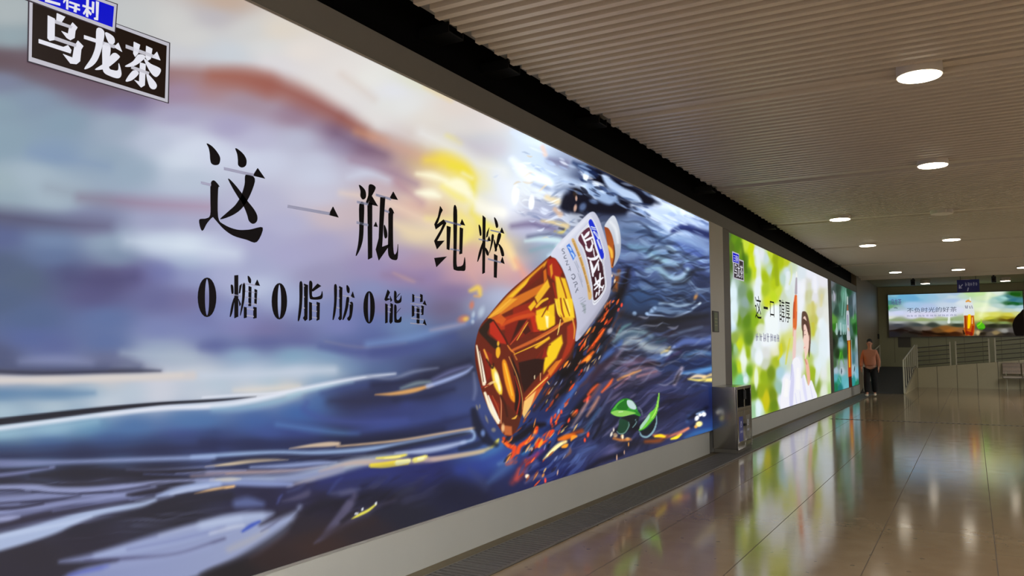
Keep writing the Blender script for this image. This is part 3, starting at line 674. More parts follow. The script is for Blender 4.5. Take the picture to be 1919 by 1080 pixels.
BOTTLE='''
p 104,32,14 1 1 1032,479 993,513 951,550 916,591 900,612 892,638 890,661 893,693 905,740 921,777 940,809 951,818 965,811 979,777 993,753 1025,716 1062,675 1078,642 1081,605 1076,573 1067,540 1053,503 1039,483
t 840 360 2.16
q 236,158,36 5 .95 165,502 240,420 330,337 405,272 392,300 300,390 200,496
q 246,196,40 3 .9 245,425 330,345 352,332 340,352 260,425
q 170,36,18 5 .95 400,275 432,264 462,322 442,372 402,332
q 120,30,14 4 .9 330,350 385,300 372,345 300,402
q 222,120,30 4 .9 240,440 340,392 402,362 382,402 280,462 200,505
q 248,190,40 4 .95 350,426 402,352 412,384 362,452
q 250,204,40 5 .95 432,340 474,350 502,440 508,522 462,502 442,430
s 150,60,14 2 .9 452,345,3 478,430,3 486,510,3
s 160,40,14 2 .9 425,370,4 440,440,4 452,500,3
q 150,36,16 4 .9 262,470 350,440 380,470 355,505 262,520
q 250,204,24 5 .95 356,480 430,452 432,532 372,562 352,522
q 255,250,190 4 .95 386,490 408,486 412,526 396,540
q 190,54,20 5 .85 176,524 330,474 358,498 250,556 200,560
q 240,170,40 3 .8 410,300 420,290 424,330 416,350
q 232,120,24 3 .8 385,320 396,310 400,350 388,372
q 250,190,40 3 .9 440,470 480,480 500,520 470,530
t 860 560 3.857
p 38,24,16 8 .95 158,210 228,140 262,152 216,220 212,262 300,332 262,362 200,302 148,242
q 238,164,44 6 .95 210,138 290,62 372,0 424,0 300,104 232,142
q 190,42,22 8 .95 222,180 262,150 342,300 352,330 300,322 222,252
q 128,28,14 8 .95 332,172 492,142 542,240 482,262 402,312 370,332 332,292
q 50,18,12 8 .9 432,160 488,152 372,318
q 252,204,24 10 .95 555,122 642,92 692,132 692,192 622,232 568,222
q 255,252,200 8 .95 622,122 648,128 646,212 634,206
q 210,44,14 12 .8 510,120 552,128 566,222 600,250 540,250
s 204,98,40 6 .95 390,372,9 560,292,12 740,182,10
s 228,140,50 4 .9 560,300,3 680,232,5 760,170,5
s 204,84,44 4 .9 372,332,3 430,260,4 492,162,3
s 206,76,24 8 .9 310,190,12 420,142,14 540,112,12
q 252,208,24 10 .98 652,330 742,262 752,322 704,430 642,500 612,542 612,462
q 240,184,30 6 .95 542,352 652,272 660,290 560,362
q 150,32,16 6 .9 622,345 600,430 640,420
q 40,15,10 8 .97 430,462 560,432 618,442 602,522 470,682 450,602
q 176,48,20 10 .92 782,202 842,152 846,282 802,382 704,522 482,762 470,722 622,562 742,432 782,322
s 226,110,50 5 .8 520,690,4 640,560,6 740,440,5
q 255,204,116 6 .95 470,742 560,662 604,642 470,862 458,832
q 200,70,26 6 .85 560,660 640,570 600,650 520,780
q 252,212,40 8 .95 690,0 822,0 838,140 762,132 722,112
s 150,50,14 4 .9 735,0,6 745,80,6 760,130,5
s 170,40,14 3 .8 655,20,5 640,80,5
q 252,204,30 6 .9 500,60 545,10 560,40 520,90
s 255,236,204 6 .98 128,340,5 152,452,12 182,618,12
s 255,242,208 6 .98 188,682,9 232,800,14 284,896,11
q 136,32,16 8 .95 170,362 240,402 232,562 202,602
s 244,170,60 4 .9 182,370,6 205,430,8 215,470,4
p 255,214,60 8 .97 232,490 268,512 312,640 302,700 252,622
e 255,252,210 .5 .95 275,575,16,50,-12 292,640,10,30,-10
p 246,152,24 8 .97 312,462 340,452 382,602 410,742 372,722 332,602
s 255,200,60 4 .9 330,470,5 360,590,6 385,700,4
q 32,14,10 8 .97 378,402 440,560 460,702 442,862 402,802 412,642
s 222,154,84 3 .9 362,420,3 420,562,3 456,702,3 460,800,2
s 200,120,50 3 .8 398,400,4 418,440,6
p 250,184,36 6 .95 270,360 292,350 300,392 284,430 268,410
e 250,190,50 .5 .9 284,325,9,18,0
q 140,34,18 8 .95 212,682 292,762 292,842 242,762
s 240,160,110 3 .9 294,690,3 306,760,3 304,900,4
p 86,34,18 10 .95 330,762 402,822 440,882 402,962 330,966 312,902
q 196,104,54 8 .95 322,915 382,925 385,990 330,985
e 255,200,140 .6 .9 318,935,12,30,0
s 244,184,66 4 .95 384,868,3 405,862,7 418,846,4
s 190,50,24 5 .9 420,830,5 440,700,5 405,560,3
s 255,220,150 3 .8 190,640,4 230,612,9 260,600,6
s 150,40,20 4 .9 165,640,5 215,625,6
s 50,20,12 6 .9 200,440,6 240,500,8 250,470,5
s 60,22,12 5 .8 300,700,8 330,760,10 350,850,8
s 255,236,190 2 .9 545,560,2 547,580,3 549,555,2
s 255,200,120 2 .9 590,540,3 588,590,2
q 214,96,28 6 .9 230,140 300,108 342,150 312,190 268,170
s 244,178,60 3 .9 212,140,3 300,72,5 372,6,5
s 56,20,10 4 .85 250,156,5 330,282,7 352,332,5
s 255,222,70 3 .9 700,20,4 716,100,6 734,132,4
s 255,228,90 3 .9 778,8,6 800,92,8
s 124,44,12 3 .85 758,0,4 782,70,5 800,124,3
s 250,190,40 3 .9 402,402,3 562,330,5 652,282,4
q 232,132,30 6 .85 640,522 702,452 742,440 662,562
s 255,212,96 3 .9 482,722,3 562,640,5 642,568,3
s 124,30,12 4 .8 562,430,5 622,352,6 662,332,4
s 255,246,226 3 .95 146,380,4 166,482,8 192,606,6
s 255,248,228 3 .95 212,702,4 252,800,8 292,884,6
s 64,22,12 3 .85 140,350,3 160,470,3 178,600,3
s 176,74,36 3 .85 242,702,3 284,800,5 292,862,4
s 240,170,60 3 .8 820,140,4 836,220,6 830,290,3
s 250,200,40 4 .9 560,60,8 600,20,10 640,0,8
s 110,30,12 4 .8 600,130,4 640,60,5 670,10,4
s 255,200,60 3 .85 420,300,3 480,200,4 500,170,2
s 90,24,12 4 .8 520,250,6 620,236,5 700,190,3
s 255,230,120 2 .9 735,150,3 720,230,4 712,262,2
q 60,18,10 5 .85 460,240 500,190 520,236 480,262
s 235,140,50 3 .85 352,338,4 376,372,6 400,392,4
s 255,226,150 2 .9 640,600,3 652,618,3
# label sleeve, neck and cap
t 0 0 1
p 150,64,26>206,110,30 1 1 1133,424 1143,428 1150,453 1153,476 1149,501 1143,496 1140,470 1136,446
s 252,196,70 2 .95 1140,462,2 1145,470,3 1147,482,2
s 70,30,16 1.5 .9 1151,460,1.2 1152,480,1.4 1148,498,1.2
p 214,220,230>176,182,196 1 1 1133,423 1148,404 1157,416 1163,443 1162,476 1150,500 1153,476 1149,448 1141,429
s 236,240,246 3 .8 1144,416,2 1154,430,3 1158,455,2
p 216,220,238>184,184,204 1 1 1032,479 1044,459 1075,428 1106,398 1120,406 1132,439 1141,471 1146,513 1143,550 1127,578 1081,640 1081,605 1074,568 1058,513 1044,487
s 160,160,180 4 .7 1143,545,2 1125,580,4 1090,626,4
s 236,238,248 5 .7 1050,462,3 1080,430,4 1104,406,3
t 1020 380 4.911
p 236,238,246 3 .95 296,318 392,208 396,178 436,138 486,232 540,396 562,492 548,545 560,640 566,798 456,945 432,770 392,570 352,430
p 150,150,166 1.5 .5 302,320 396,214 400,182 436,146 482,236 536,400 558,492 544,545 556,640 562,794 458,930 436,766 396,566 356,426
p 236,238,246 1.5 1 306,322 399,218 403,184 436,150 480,240 532,402 554,492 530,520 550,640 557,792 459,916 440,764 400,562 360,424
p 92,40,62>58,20,32 2 1 312,326 404,228 432,280 470,420 506,515 532,560 545,640 553,788 460,902 443,760 404,560 364,422
p 20,44,206 2 1 407,186 434,154 478,244 528,402 550,488 526,518 490,420 450,290
s 220,226,244 2 .95 432,222,5 468,232,5
s 220,226,244 2 .95 436,240,4 474,250,4
s 220,226,244 3 .95 456,268,8 484,300,10 500,330,8
s 220,226,244 3 .95 490,345,8 504,380,9 520,420,8
s 20,44,206 2 .8 470,280,2 494,310,2
s 244,244,250 2 1 345,292,8 366,340,9 384,384,7
s 244,244,250 2 1 372,318,10 398,290,14 412,268,6
s 244,244,250 2 1 376,352,9 420,330,11 444,318,8
s 244,244,250 2 1 384,400,8 396,432,13 426,436,14 440,392,8
s 244,244,250 2 1 436,345,6 446,380,8
s 244,244,250 2 1 452,424,4 458,470,5 466,500,4
s 244,244,250 2 1 400,506,6 430,520,12 474,512,14 500,480,7
s 244,244,250 2 1 424,540,8 440,600,13 448,676,7
s 244,244,250 2 1 452,640,10 470,600,11 500,530,6
s 244,244,250 2 1 496,560,6 500,620,7
s 244,244,250 2 1 462,760,8 500,720,10 540,690,6
s 244,244,250 2 1 514,652,6 512,720,8 505,790,6
s 244,244,250 2 1 470,690,5 484,740,9 530,780,8 548,760,4
s 244,244,250 2 1 462,800,6 490,770,8
s 244,244,250 2 1 474,868,5 484,830,8
s 244,244,250 2 1 500,850,5 508,806,8
s 244,244,250 2 1 530,810,4 540,780,6
p 216,174,104 2 .95 250,346 274,334 312,424 352,524 402,702 438,852 408,890 386,740 332,560 290,440
s 170,120,50 2 .7 268,352,4 300,440,6 340,540,6 385,700,7 415,820,6
s 236,206,160 2 .7 262,372,2 276,366,2
s 236,206,160 2 .7 296,452,2 316,440,2
s 240,220,190 3 .8 322,500,4 340,490,4
s 236,206,160 2 .7 350,590,2 368,580,2
s 236,206,160 2 .7 372,670,2 388,660,2
s 236,206,160 2 .7 392,760,2 410,750,2
q 64,124,222 2 .97 203,398 230,374 290,488 266,532
s 206,226,250 2 .9 220,408,5 238,420,7 246,440,5
s 206,226,250 2 .9 250,462,6 268,484,8 272,504,5
s 120,130,150 2 .5 278,545,3 300,590,4 318,640,4
s 120,130,150 2 .5 292,536,3 318,600,3
s 120,130,150 2 .5 310,650,3 332,710,4 354,776,3
s 120,130,150 2 .5 326,650,2 350,730,3
s 110,120,136 2 .5 318,884,2 350,872,3
s 110,120,136 2 .5 330,910,2 372,880,3
s 120,136,136 6 .45 340,930,8 366,950,14 372,1010,10
s 90,100,110 2 .5 345,925,2 380,905,3
s 90,100,110 2 .5 350,960,3 385,940,2
s 90,100,110 2 .5 350,1000,3 380,980,3
s 78,84,100 2 .95 184,428,2 170,424,3 164,440,3 180,452,3 186,466,3 168,472,2
s 78,84,100 2 .95 200,484,2 184,496,3 186,512,4 206,512,2
s 78,84,100 2 .95 196,540,3 216,534,2
s 78,84,100 2 .95 214,534,2 204,572,3
s 78,84,100 2 .95 206,574,3 228,568,2
s 78,84,100 2 .95 232,588,3 242,626,3
s 78,84,100 2 .95 224,620,3 240,608,2
s 66,72,90 2 .95 250,668,3 270,658,3 284,682,3 268,706,4 252,690,3
s 66,72,90 2 .95 268,738,3 294,728,2
s 66,72,90 2 .95 294,728,2 304,746,3 284,756,3
s 66,72,90 2 .95 284,752,2 284,778,3
s 66,72,90 2 .95 308,782,2 300,802,3
s 66,72,90 2 .95 314,808,2 300,802,3 288,828,3
'''
LEAF='''
t 1080 680 5.4
p 14,20,24 8 .9 455,552 620,530 632,572 600,640 560,655 540,602 500,590
p 22,66,42 8 .95 445,565 532,602 530,662 482,722 420,702 430,630
s 112,150,142 3 .8 408,692,3 440,720,6 492,708,6 530,645,6 528,602,3
s 130,170,176 3 .8 600,575,3 605,610,5 572,655,4
p 46,150,40 3 1 348,506 380,450 432,390 490,362 552,376 602,430 622,490 652,528 640,542 580,522 520,532 460,548 400,540
p 20,104,24 6 .85 410,430 470,372 515,375 520,470 430,480
p 150,214,96 5 .92 350,506 400,484 470,482 560,496 600,512 540,530 470,545 400,540
p 206,226,232 4 .92 516,380 568,390 606,450 594,474 545,462 516,425
s 90,190,70 4 .8 380,470,5 430,410,7 480,378,5
s 30,110,30 4 .8 590,490,5 620,512,8 645,530,4
s 240,250,220 2 .7 430,500,4 470,496,4
s 120,130,150 3 .6 630,450,5 660,490,8 668,530,5
p 12,22,26 6 .95 655,700 720,662 790,580 806,600 770,690 700,735
s 140,182,190 4 .9 640,700,4 664,742,8 722,750,9 782,690,9 812,600,6 808,530,3
p 112,202,58 3 1 838,300 834,420 812,520 762,600 702,662 638,692 650,640 702,570 742,510 800,450
p 176,214,200 4 .9 742,520 740,560 700,620 652,676 648,640 700,570
s 30,120,40 3 .9 640,690,4 700,662,5 780,575,4
s 190,240,110 3 .9 836,310,1.5 826,410,4 800,500,6 765,560,4
'''
BASE2='''
t 1360 440 6
10,30,84,104,80 40,300,78,100,50 100,60,110,144,44 130,100,96,132,40 60,130,96,120,50 230,110,198,214,90 290,160,194,208,30 290,300,200,216,60 220,300,100,136,40 240,430,110,146,44 340,180,214,222,226 400,230,222,226,232 350,300,210,222,200 460,260,200,214,216 500,220,190,206,80 560,260,156,170,24 620,300,170,186,20 680,300,186,196,70 340,440,190,208,70 370,520,226,234,226 360,620,230,238,240 350,700,232,238,238 440,480,168,186,40 440,620,170,190,60 540,420,160,178,20 560,560,180,196,40 590,640,196,210,80 500,400,190,210,190 540,700,190,210,60 650,500,190,210,200 690,420,206,220,224 740,380,200,212,190 700,640,214,224,222 650,700,200,210,190 760,500,220,228,230 860,420,216,224,230 840,600,232,234,242 950,430,228,230,238 1000,560,226,228,236 930,560,212,212,206 1100,520,226,226,232 940,680,196,196,160 1080,680,204,204,180 1000,700,222,222,226 1140,700,218,220,212
20,560,70,90,50 30,760,90,110,70 85,640,206,224,232 80,800,214,230,240 90,560,170,190,180 180,640,130,154,130 220,760,146,166,160 200,880,132,156,120 280,700,116,150,60 130,960,120,150,50 240,960,100,134,30 330,960,140,172,30 420,880,180,198,150 480,760,200,210,60 560,860,232,238,244 480,960,232,238,246 400,1000,170,190,90 640,860,222,230,226 720,860,214,222,210 650,980,224,230,232 830,760,226,230,234 820,900,222,228,228 970,830,206,204,140 1000,960,190,190,110 1060,880,216,218,212 1070,1000,230,236,240 1130,900,222,224,220 30,920,180,204,214 80,1020,196,216,226
t 1360 600 5.685
100,200,150,170,90 140,260,196,210,50 190,420,226,236,226 100,300,160,190,150 60,300,80,110,40 250,200,104,136,34 230,350,150,175,40 90,520,110,150,60 150,500,190,208,60 330,260,222,230,234 420,220,234,238,244 300,350,206,218,214 360,400,226,234,242 430,350,216,218,216 530,330,222,222,196 420,470,200,206,190 600,300,190,196,90 680,240,210,214,140 540,440,170,184,60 480,560,120,142,26 330,560,196,210,110 250,560,120,160,40 320,620,200,214,120 400,600,150,172,40 220,600,190,214,210 160,640,130,190,150 580,560,176,204,214 600,430,190,212,210 660,400,206,214,190 640,650,234,236,250 570,720,160,190,180 300,760,110,140,40 380,760,150,168,24 430,840,190,184,20 500,800,120,140,24 350,930,214,230,230 310,960,160,196,160 520,900,110,136,30 590,860,228,232,248 780,300,220,222,220 780,450,226,228,236 930,100,190,196,110 930,300,206,220,220 990,150,214,222,216 1040,120,230,234,238 1060,300,230,236,244 930,560,160,180,60 980,480,220,230,232 1050,560,222,226,222 970,720,140,160,80 1050,760,220,226,214 1110,560,210,222,190 1120,750,180,204,140 880,400,180,196,120
'''
ART2='''
t 1360 440 6
e 222,236,242 .35 .85 85,680,40,160,0 90,900,50,140,0
s 226,234,240 14 .8 350,180,20 370,330,24 365,520,28 350,680,26 370,860,26
s 196,210,40 12 .7 280,130,14 292,260,16 320,400,18
s 150,166,20 14 .7 560,270,20 570,420,24 580,560,20
s 70,100,30 14 .6 180,100,12 200,250,16 230,420,18
s 230,236,240 14 .7 700,430,20 690,600,24
s 214,222,150 10 .6 735,350,6 740,460,8 715,560,6
s 206,210,180 16 .5 940,560,20 940,760,18
s 236,238,244 16 .6 880,520,24 860,700,30 840,860,20
s 240,240,248 14 .5 1000,480,20 1010,640,20
s 196,190,120 14 .6 980,760,14 985,900,18 980,1060,14
s 214,206,150 14 .5 1080,680,14 1070,800,14
e 236,242,250 .35 .9 520,980,80,170,0
e 228,232,236 .4 .7 400,1060,60,60,0
# the raised bottle
s 236,236,230 3 .95 796,420,5 796,470,9
s 160,150,160 4 .8 795,490,8 792,580,12 790,660,14
s 206,108,60 5 .97 788,690,14 782,800,22 778,950,24 776,1060,20
s 150,64,30 3 .8 768,760,5 764,860,6 766,980,6
s 236,180,130 3 .7 800,700,4 800,860,5
p 92,70,60 5 .95 856,890 880,862 910,880 935,960 945,1080 860,1080
p 232,206,196 5 .95 866,960 890,916 912,980 918,1080 866,1080
t 1360 600 5.685
e 230,238,230 .4 .85 190,430,30,150,0 325,620,22,120,0
e 234,240,246 .4 .8 350,400,40,90,0 500,150,80,160,0
e 196,190,14 .4 .85 432,860,30,110,0
e 222,236,240 .4 .85 345,960,28,110,0 212,640,26,40,0
e 222,232,236 .35 .8 985,520,24,180,8 1040,260,46,260,0
s 210,206,40 10 .7 590,260,10 590,360,16 560,420,8
s 210,206,60 8 .6 684,200,6 660,330,10 640,470,6
s 196,190,60 10 .5 930,40,16 935,160,12
p 86,64,54 4 .96 818,0 850,0 890,60 902,180 900,300 888,400 878,300 884,180 860,80 846,60 838,190 822,190
p 234,206,196 4 .97 830,60 850,50 872,120 886,200 884,300 862,390 845,420 838,330 828,290 836,260 824,210 832,150
s 120,80,80 2 .8 830,118,2 846,110,3
s 190,110,110 2 .8 832,300,2 846,290,3
s 90,70,70 2 .8 836,160,2 850,155,3
e 236,200,190 .4 .9 890,190,8,34,0
s 110,80,70 4 .85 880,20,10 895,120,10 898,250,7
s 226,182,170 5 .95 860,430,14 876,540,20 890,700,14
s 200,140,124 4 .8 845,420,6 862,470,6
s 226,200,196 6 .95 738,90,14 735,200,16 730,330,18 726,430,14
s 206,120,70 4 .95 738,0,20 740,60,16 738,100,6
s 222,160,150 3 .7 720,90,5 718,170,5
p 236,236,248 6 .97 720,420 770,400 800,470 806,620 840,580 880,700 910,640 950,740 972,830 880,870 760,900 680,925 590,960 590,800 620,620 690,640 700,520
s 196,196,224 8 .7 706,480,10 712,620,18 700,800,22 698,910,18
s 206,206,232 8 .6 820,600,10 840,740,16 860,860,12
s 170,170,200 3 .6 705,440,2 700,540,3 688,640,2
s 206,206,226 4 .6 740,780,3 756,890,5
s 206,206,226 4 .6 790,760,3 800,880,5
s 206,206,226 4 .6 900,700,3 925,830,6
s 246,246,255 6 .6 650,640,14 640,800,22
s 246,246,255 6 .6 770,520,12 770,720,22
'''
BASE3='''
t 1550 520 9
80,120,120,124,130 110,200,84,98,96 120,330,150,156,160 100,500,110,130,126 180,200,56,76,66 190,330,60,86,72 150,560,54,84,72 270,300,110,160,140 250,500,84,130,112 310,300,130,170,158 360,240,44,86,62 400,400,72,88,92 420,600,74,96,100 460,400,130,148,158 500,500,110,126,132 450,700,90,150,90 470,850,30,84,34 510,850,56,130,50 110,720,110,160,80 120,840,66,130,40 110,980,40,70,30 230,840,150,190,186 290,860,130,176,170 160,900,150,180,170 210,960,40,66,60 230,1060,130,160,170 300,1000,40,76,60 400,900,90,120,112
t 1550 630 9
110,100,28,44,26 150,60,50,70,50 230,120,160,190,200 180,300,40,66,40 230,320,80,150,60 300,300,60,100,70 130,480,80,110,80 200,480,140,160,150 240,480,170,190,196 300,480,150,170,170 150,580,180,200,214 250,580,196,210,220 150,700,110,180,190 200,760,70,160,140 280,760,120,190,200 150,860,40,130,96 220,880,50,130,130 320,860,130,196,206 440,100,60,96,70 500,100,170,186,190 440,400,90,130,140 510,400,150,170,180 440,560,170,196,206 500,640,140,190,210 450,760,70,160,160 500,820,60,140,110
'''
ART3='''
t 1550 520 9
s 190,190,206 6 .8 105,230,8 125,320,12 120,390,10
s 160,200,190 6 .7 275,260,5 262,450,7 250,640,8
s 180,214,206 6 .7 318,190,4 305,450,6 290,700,6
s 120,150,130 6 .5 205,200,3 195,400,4 220,600,4
s 160,170,184 6 .7 460,280,5 450,480,6 440,700,6
s 150,164,170 6 .6 492,330,4 495,600,6
s 196,216,210 4 .8 160,780,8 165,960,12
s 200,222,222 4 .8 228,770,8 232,960,12
s 190,216,216 4 .8 272,800,8 275,960,8
s 190,216,216 4 .8 303,800,6 306,960,8
s 210,220,214 4 .95 342,330,8 343,450,11
s 176,104,70 4 .9 345,470,8 345,560,12
p 206,208,216 4 .97 322,600 345,560 372,600 378,850 388,1060 338,1060 328,850
s 150,150,176 4 .8 345,640,10 352,800,10
s 210,170,130 4 .7 355,860,10 372,900,8
t 1550 630 9
q 206,206,210 4 .95 332,0 390,0 392,60 340,76
q 176,92,30 4 .97 340,76 396,70 410,400 412,680 360,700 350,400
s 236,190,60 4 .95 370,90,8 374,300,12 380,520,12
s 110,50,20 4 .7 345,120,6 352,300,6
s 196,80,40 6 .9 380,560,22 388,680,26
q 84,40,30 5 .95 362,690 412,680 425,860 370,880
s 220,170,140 5 .6 340,400,4 350,600,6 350,700,4
s 190,204,210 5 .7 412,60,4 415,300,6 425,700,6
s 36,56,66 3 .9 242,550,4 243,600,8 240,640,3
s 36,60,70 3 .9 466,510,3 462,560,7 456,600,3
s 200,224,230 6 .5 200,700,6 230,780,6
s 206,230,236 6 .5 480,620,6 490,760,6
s 120,190,80 4 .7 230,280,6 210,380,6 190,480,4
s 110,180,70 4 .7 260,330,4 270,420,5 290,480,3
'''
BASE4='''
t 1655 540 10.8
90,160,126,166,180 150,220,110,160,186 250,150,130,176,196 350,170,110,166,196 600,200,112,164,196 800,170,140,182,204 1000,180,150,184,206 1200,160,166,190,206 1400,180,186,202,210 110,290,80,130,130 110,390,110,150,110 230,430,160,180,190 130,540,200,206,222 300,500,196,202,226 600,350,162,188,214 600,560,206,206,226 900,400,172,188,214 900,560,206,204,226 1300,350,190,202,216 1300,540,210,212,230 100,590,206,210,200
300,645,146,156,130 800,650,156,166,124 1200,640,170,182,146 300,695,156,160,160 800,690,166,172,160 1200,690,166,176,166 300,750,70,72,78 700,750,70,76,76 1000,750,60,66,60 200,810,74,72,74 350,860,34,28,26 200,930,40,38,42 500,850,56,50,48 600,900,40,34,30 700,810,90,86,80 870,820,110,102,94 900,900,44,28,20 1100,850,96,72,44 1250,820,130,92,50 1350,860,150,100,50 1250,940,50,34,20 500,950,44,42,38
t 1780 540 10.8
100,120,166,186,206 50,250,170,190,214 250,150,186,206,190 400,120,182,210,160 600,110,190,216,160 700,200,200,216,180 250,300,206,214,220 150,450,206,210,226 600,350,210,224,190 700,420,220,226,200 850,130,206,220,190 950,110,210,220,210 900,250,170,196,186 1000,230,140,180,176 1100,200,160,200,196 1200,180,70,116,120 1320,130,50,90,40 1430,120,60,90,50 1300,240,60,110,126 1400,260,76,124,134 1200,310,60,104,70 1370,320,50,100,70 1250,380,150,180,186 1450,380,160,186,196 1000,360,180,200,196 850,430,216,222,206 1200,450,186,200,186 1400,440,190,206,206 900,540,206,206,110 1200,540,200,194,90 700,560,214,218,140 1350,520,196,200,140 600,600,206,210,130 800,610,190,190,80 1150,610,160,150,50 1100,650,96,80,30 850,660,120,124,50 1230,650,80,60,24 800,700,130,140,100 1100,700,130,146,96 150,640,150,168,130 150,690,170,184,170 150,750,60,66,54 850,760,44,46,34 1100,760,54,54,44 100,830,140,100,56 230,860,130,94,64 100,920,60,36,20 560,900,150,140,110 650,920,40,34,26 760,850,60,56,54 820,930,84,78,70 930,910,130,116,90 1100,860,130,128,122 1220,860,90,86,84 1150,930,44,40,36 1000,950,60,54,44
'''
ART4='''
t 1655 540 10.8
s 60,140,80 10 .8 110,380,12 120,440,10
s 90,110,110 5 .7 225,405,10 255,400,14 285,410,10
s 130,150,104 22 .6 100,645,14 600,650,12 1400,640,14
s 236,240,240 8 .7 1335,600,20 1330,690,30
s 36,26,22 8 .8 120,870,12 350,850,16 500,870,12
s 30,22,16 8 .8 520,890,10 780,935,14
s 34,22,14 8 .8 800,870,10 1000,920,16 1250,940,14
t 1780 540 10.8
s 236,242,214 70 .6 790,120,30 720,350,40 620,560,30
s 34,84,30 8 .85 1250,120,26 1400,130,36
s 34,92,50 8 .8 1180,320,14 1280,300,18 1380,320,22
p 16,13,12 6 .98 1500,460 1420,500 1330,590 1280,690 1270,780 1330,960 1500,960
# bottle on the rock
p 210,214,216 5 .95 318,300 330,260 420,262 462,320 484,420 490,560 284,560 300,420
s 206,150,80 4 .95 330,276,14 375,258,22 418,278,14
s 240,238,226 4 .8 410,190,6 412,250,12
q 176,96,30 5 .97 288,556 486,556 506,760 496,880 480,960 320,960 286,860 282,760
s 240,206,30 8 .95 395,560,30 392,700,32 380,800,22
s 130,50,20 6 .8 310,580,16 320,760,20 340,940,24
s 250,222,170 4 .9 455,600,6 452,720,8
s 150,44,20 8 .8 470,780,20 440,940,30
s 116,36,24 8 .8 350,900,30 430,930,34
s 236,224,206 4 .7 284,600,5 290,800,5
s 40,24,16 6 .8 270,860,12 290,920,20
s 84,84,110 4 .8 315,360,7 325,405,8
s 84,84,110 4 .8 355,360,8 350,410,8
s 84,84,110 4 .8 400,370,7 410,410,8
s 96,96,110 4 .8 440,360,6 455,410,7
# sprig
p 90,176,40 6 .95 540,740 600,690 680,720 716,790 690,830 640,846 570,820
s 150,216,60 6 .8 560,770,8 620,720,12 640,680,8
s 40,110,20 5 .7 600,830,8 680,830,10
s 150,200,40 8 .6 630,640,10 640,700,12
e 196,180,140 .5 .8 570,910,36,50,0
e 140,124,90 .5 .7 930,910,60,40,0
e 150,150,146 .5 .7 1110,870,70,44,0
'''
# ---------------------------------------------------------------- materials
M = {}
M['plinth'] = mat('pale_painted_panel', (174, 174, 166), .45, noise=.06, scale=1.5)
M['header'] = mat('grey_painted_band', (112, 111, 107), .6, noise=.05)
M['pillar'] = mat('pale_pillar_paint', (188, 186, 176), .5, noise=.05, scale=2)
M['void'] = mat('void_shade_black', (5, 5, 6), .9, spec=.1)  # darkness of the void above the wall, put into the colour
M['dark_frame'] = mat('dark_grey_frame', (92, 86, 80), .5)
M['alu'] = mat('aluminium_edge', (190, 190, 188), .35, .8)
M['slat'] = mat('beige_slat_paint', (206, 194, 178), .42, noise=.04, scale=3)
M['backing'] = mat('grey_ceiling_backing', (150, 150, 148), .6)
M['far_ceiling'] = mat('olive_grey_ceiling', (150, 148, 112), .8)
M['far_wall'] = mat('grey_wall_panel', (160, 158, 122), .35, noise=.05, scale=2)
M['end_wall'] = mat('brown_grey_wall_panel', (132, 120, 96), .5, noise=.05, scale=2)
M['white_panel'] = mat('white_wall_panel', (176, 166, 132), .35, noise=.04)
M['joint'] = mat('dark_joint_and_gap_shade', (30, 28, 24), .8)
M['side_wall'] = mat('beige_wall_paint', (130, 122, 108), .7)
M['ramp'] = mat('dark_ramp_rubber', (52, 50, 46), .8, noise=.1, scale=30)
M['steel'] = mat('brushed_steel', (150, 146, 138), .2, .88, noise=.05, scale=20)
M['steel_dark'] = mat('dull_steel', (120, 116, 106), .4, .9)
M['trench'] = mat('trench_shadow_dark', (26, 24, 22), .9)
M['grate'] = mat('grey_cast_grating', (104, 100, 94), .5, .4)
M['curb'] = mat('stained_concrete_strip', (96, 86, 64), .8, noise=.25, scale=14)
M['black'] = mat('black_plastic', (8, 8, 8), .5)
M['ink'] = mat('black_ink', (14, 10, 12), .6, spec=.1)
M['rail'] = mat('cream_painted_rail', (190, 184, 160), .4)
M['rail_grey'] = mat('grey_painted_bar', (92, 88, 74), .4, .3)
M['lamp_body'] = mat('white_lamp_housing', (206, 196, 184), .5)
M['lamp_on'] = mat('lit_lamp_diffuser', (255, 250, 240), .5, emis=(255, 244, 224), es=LAMP)
M['fill_strip_on'] = mat('fill_strip_diffuser', (255, 246, 232), .5, emis=(250, 250, 252), es=FILL_STRIP)
M['lamp_off'] = mat('unlit_lamp_diffuser', (226, 214, 204), .5)

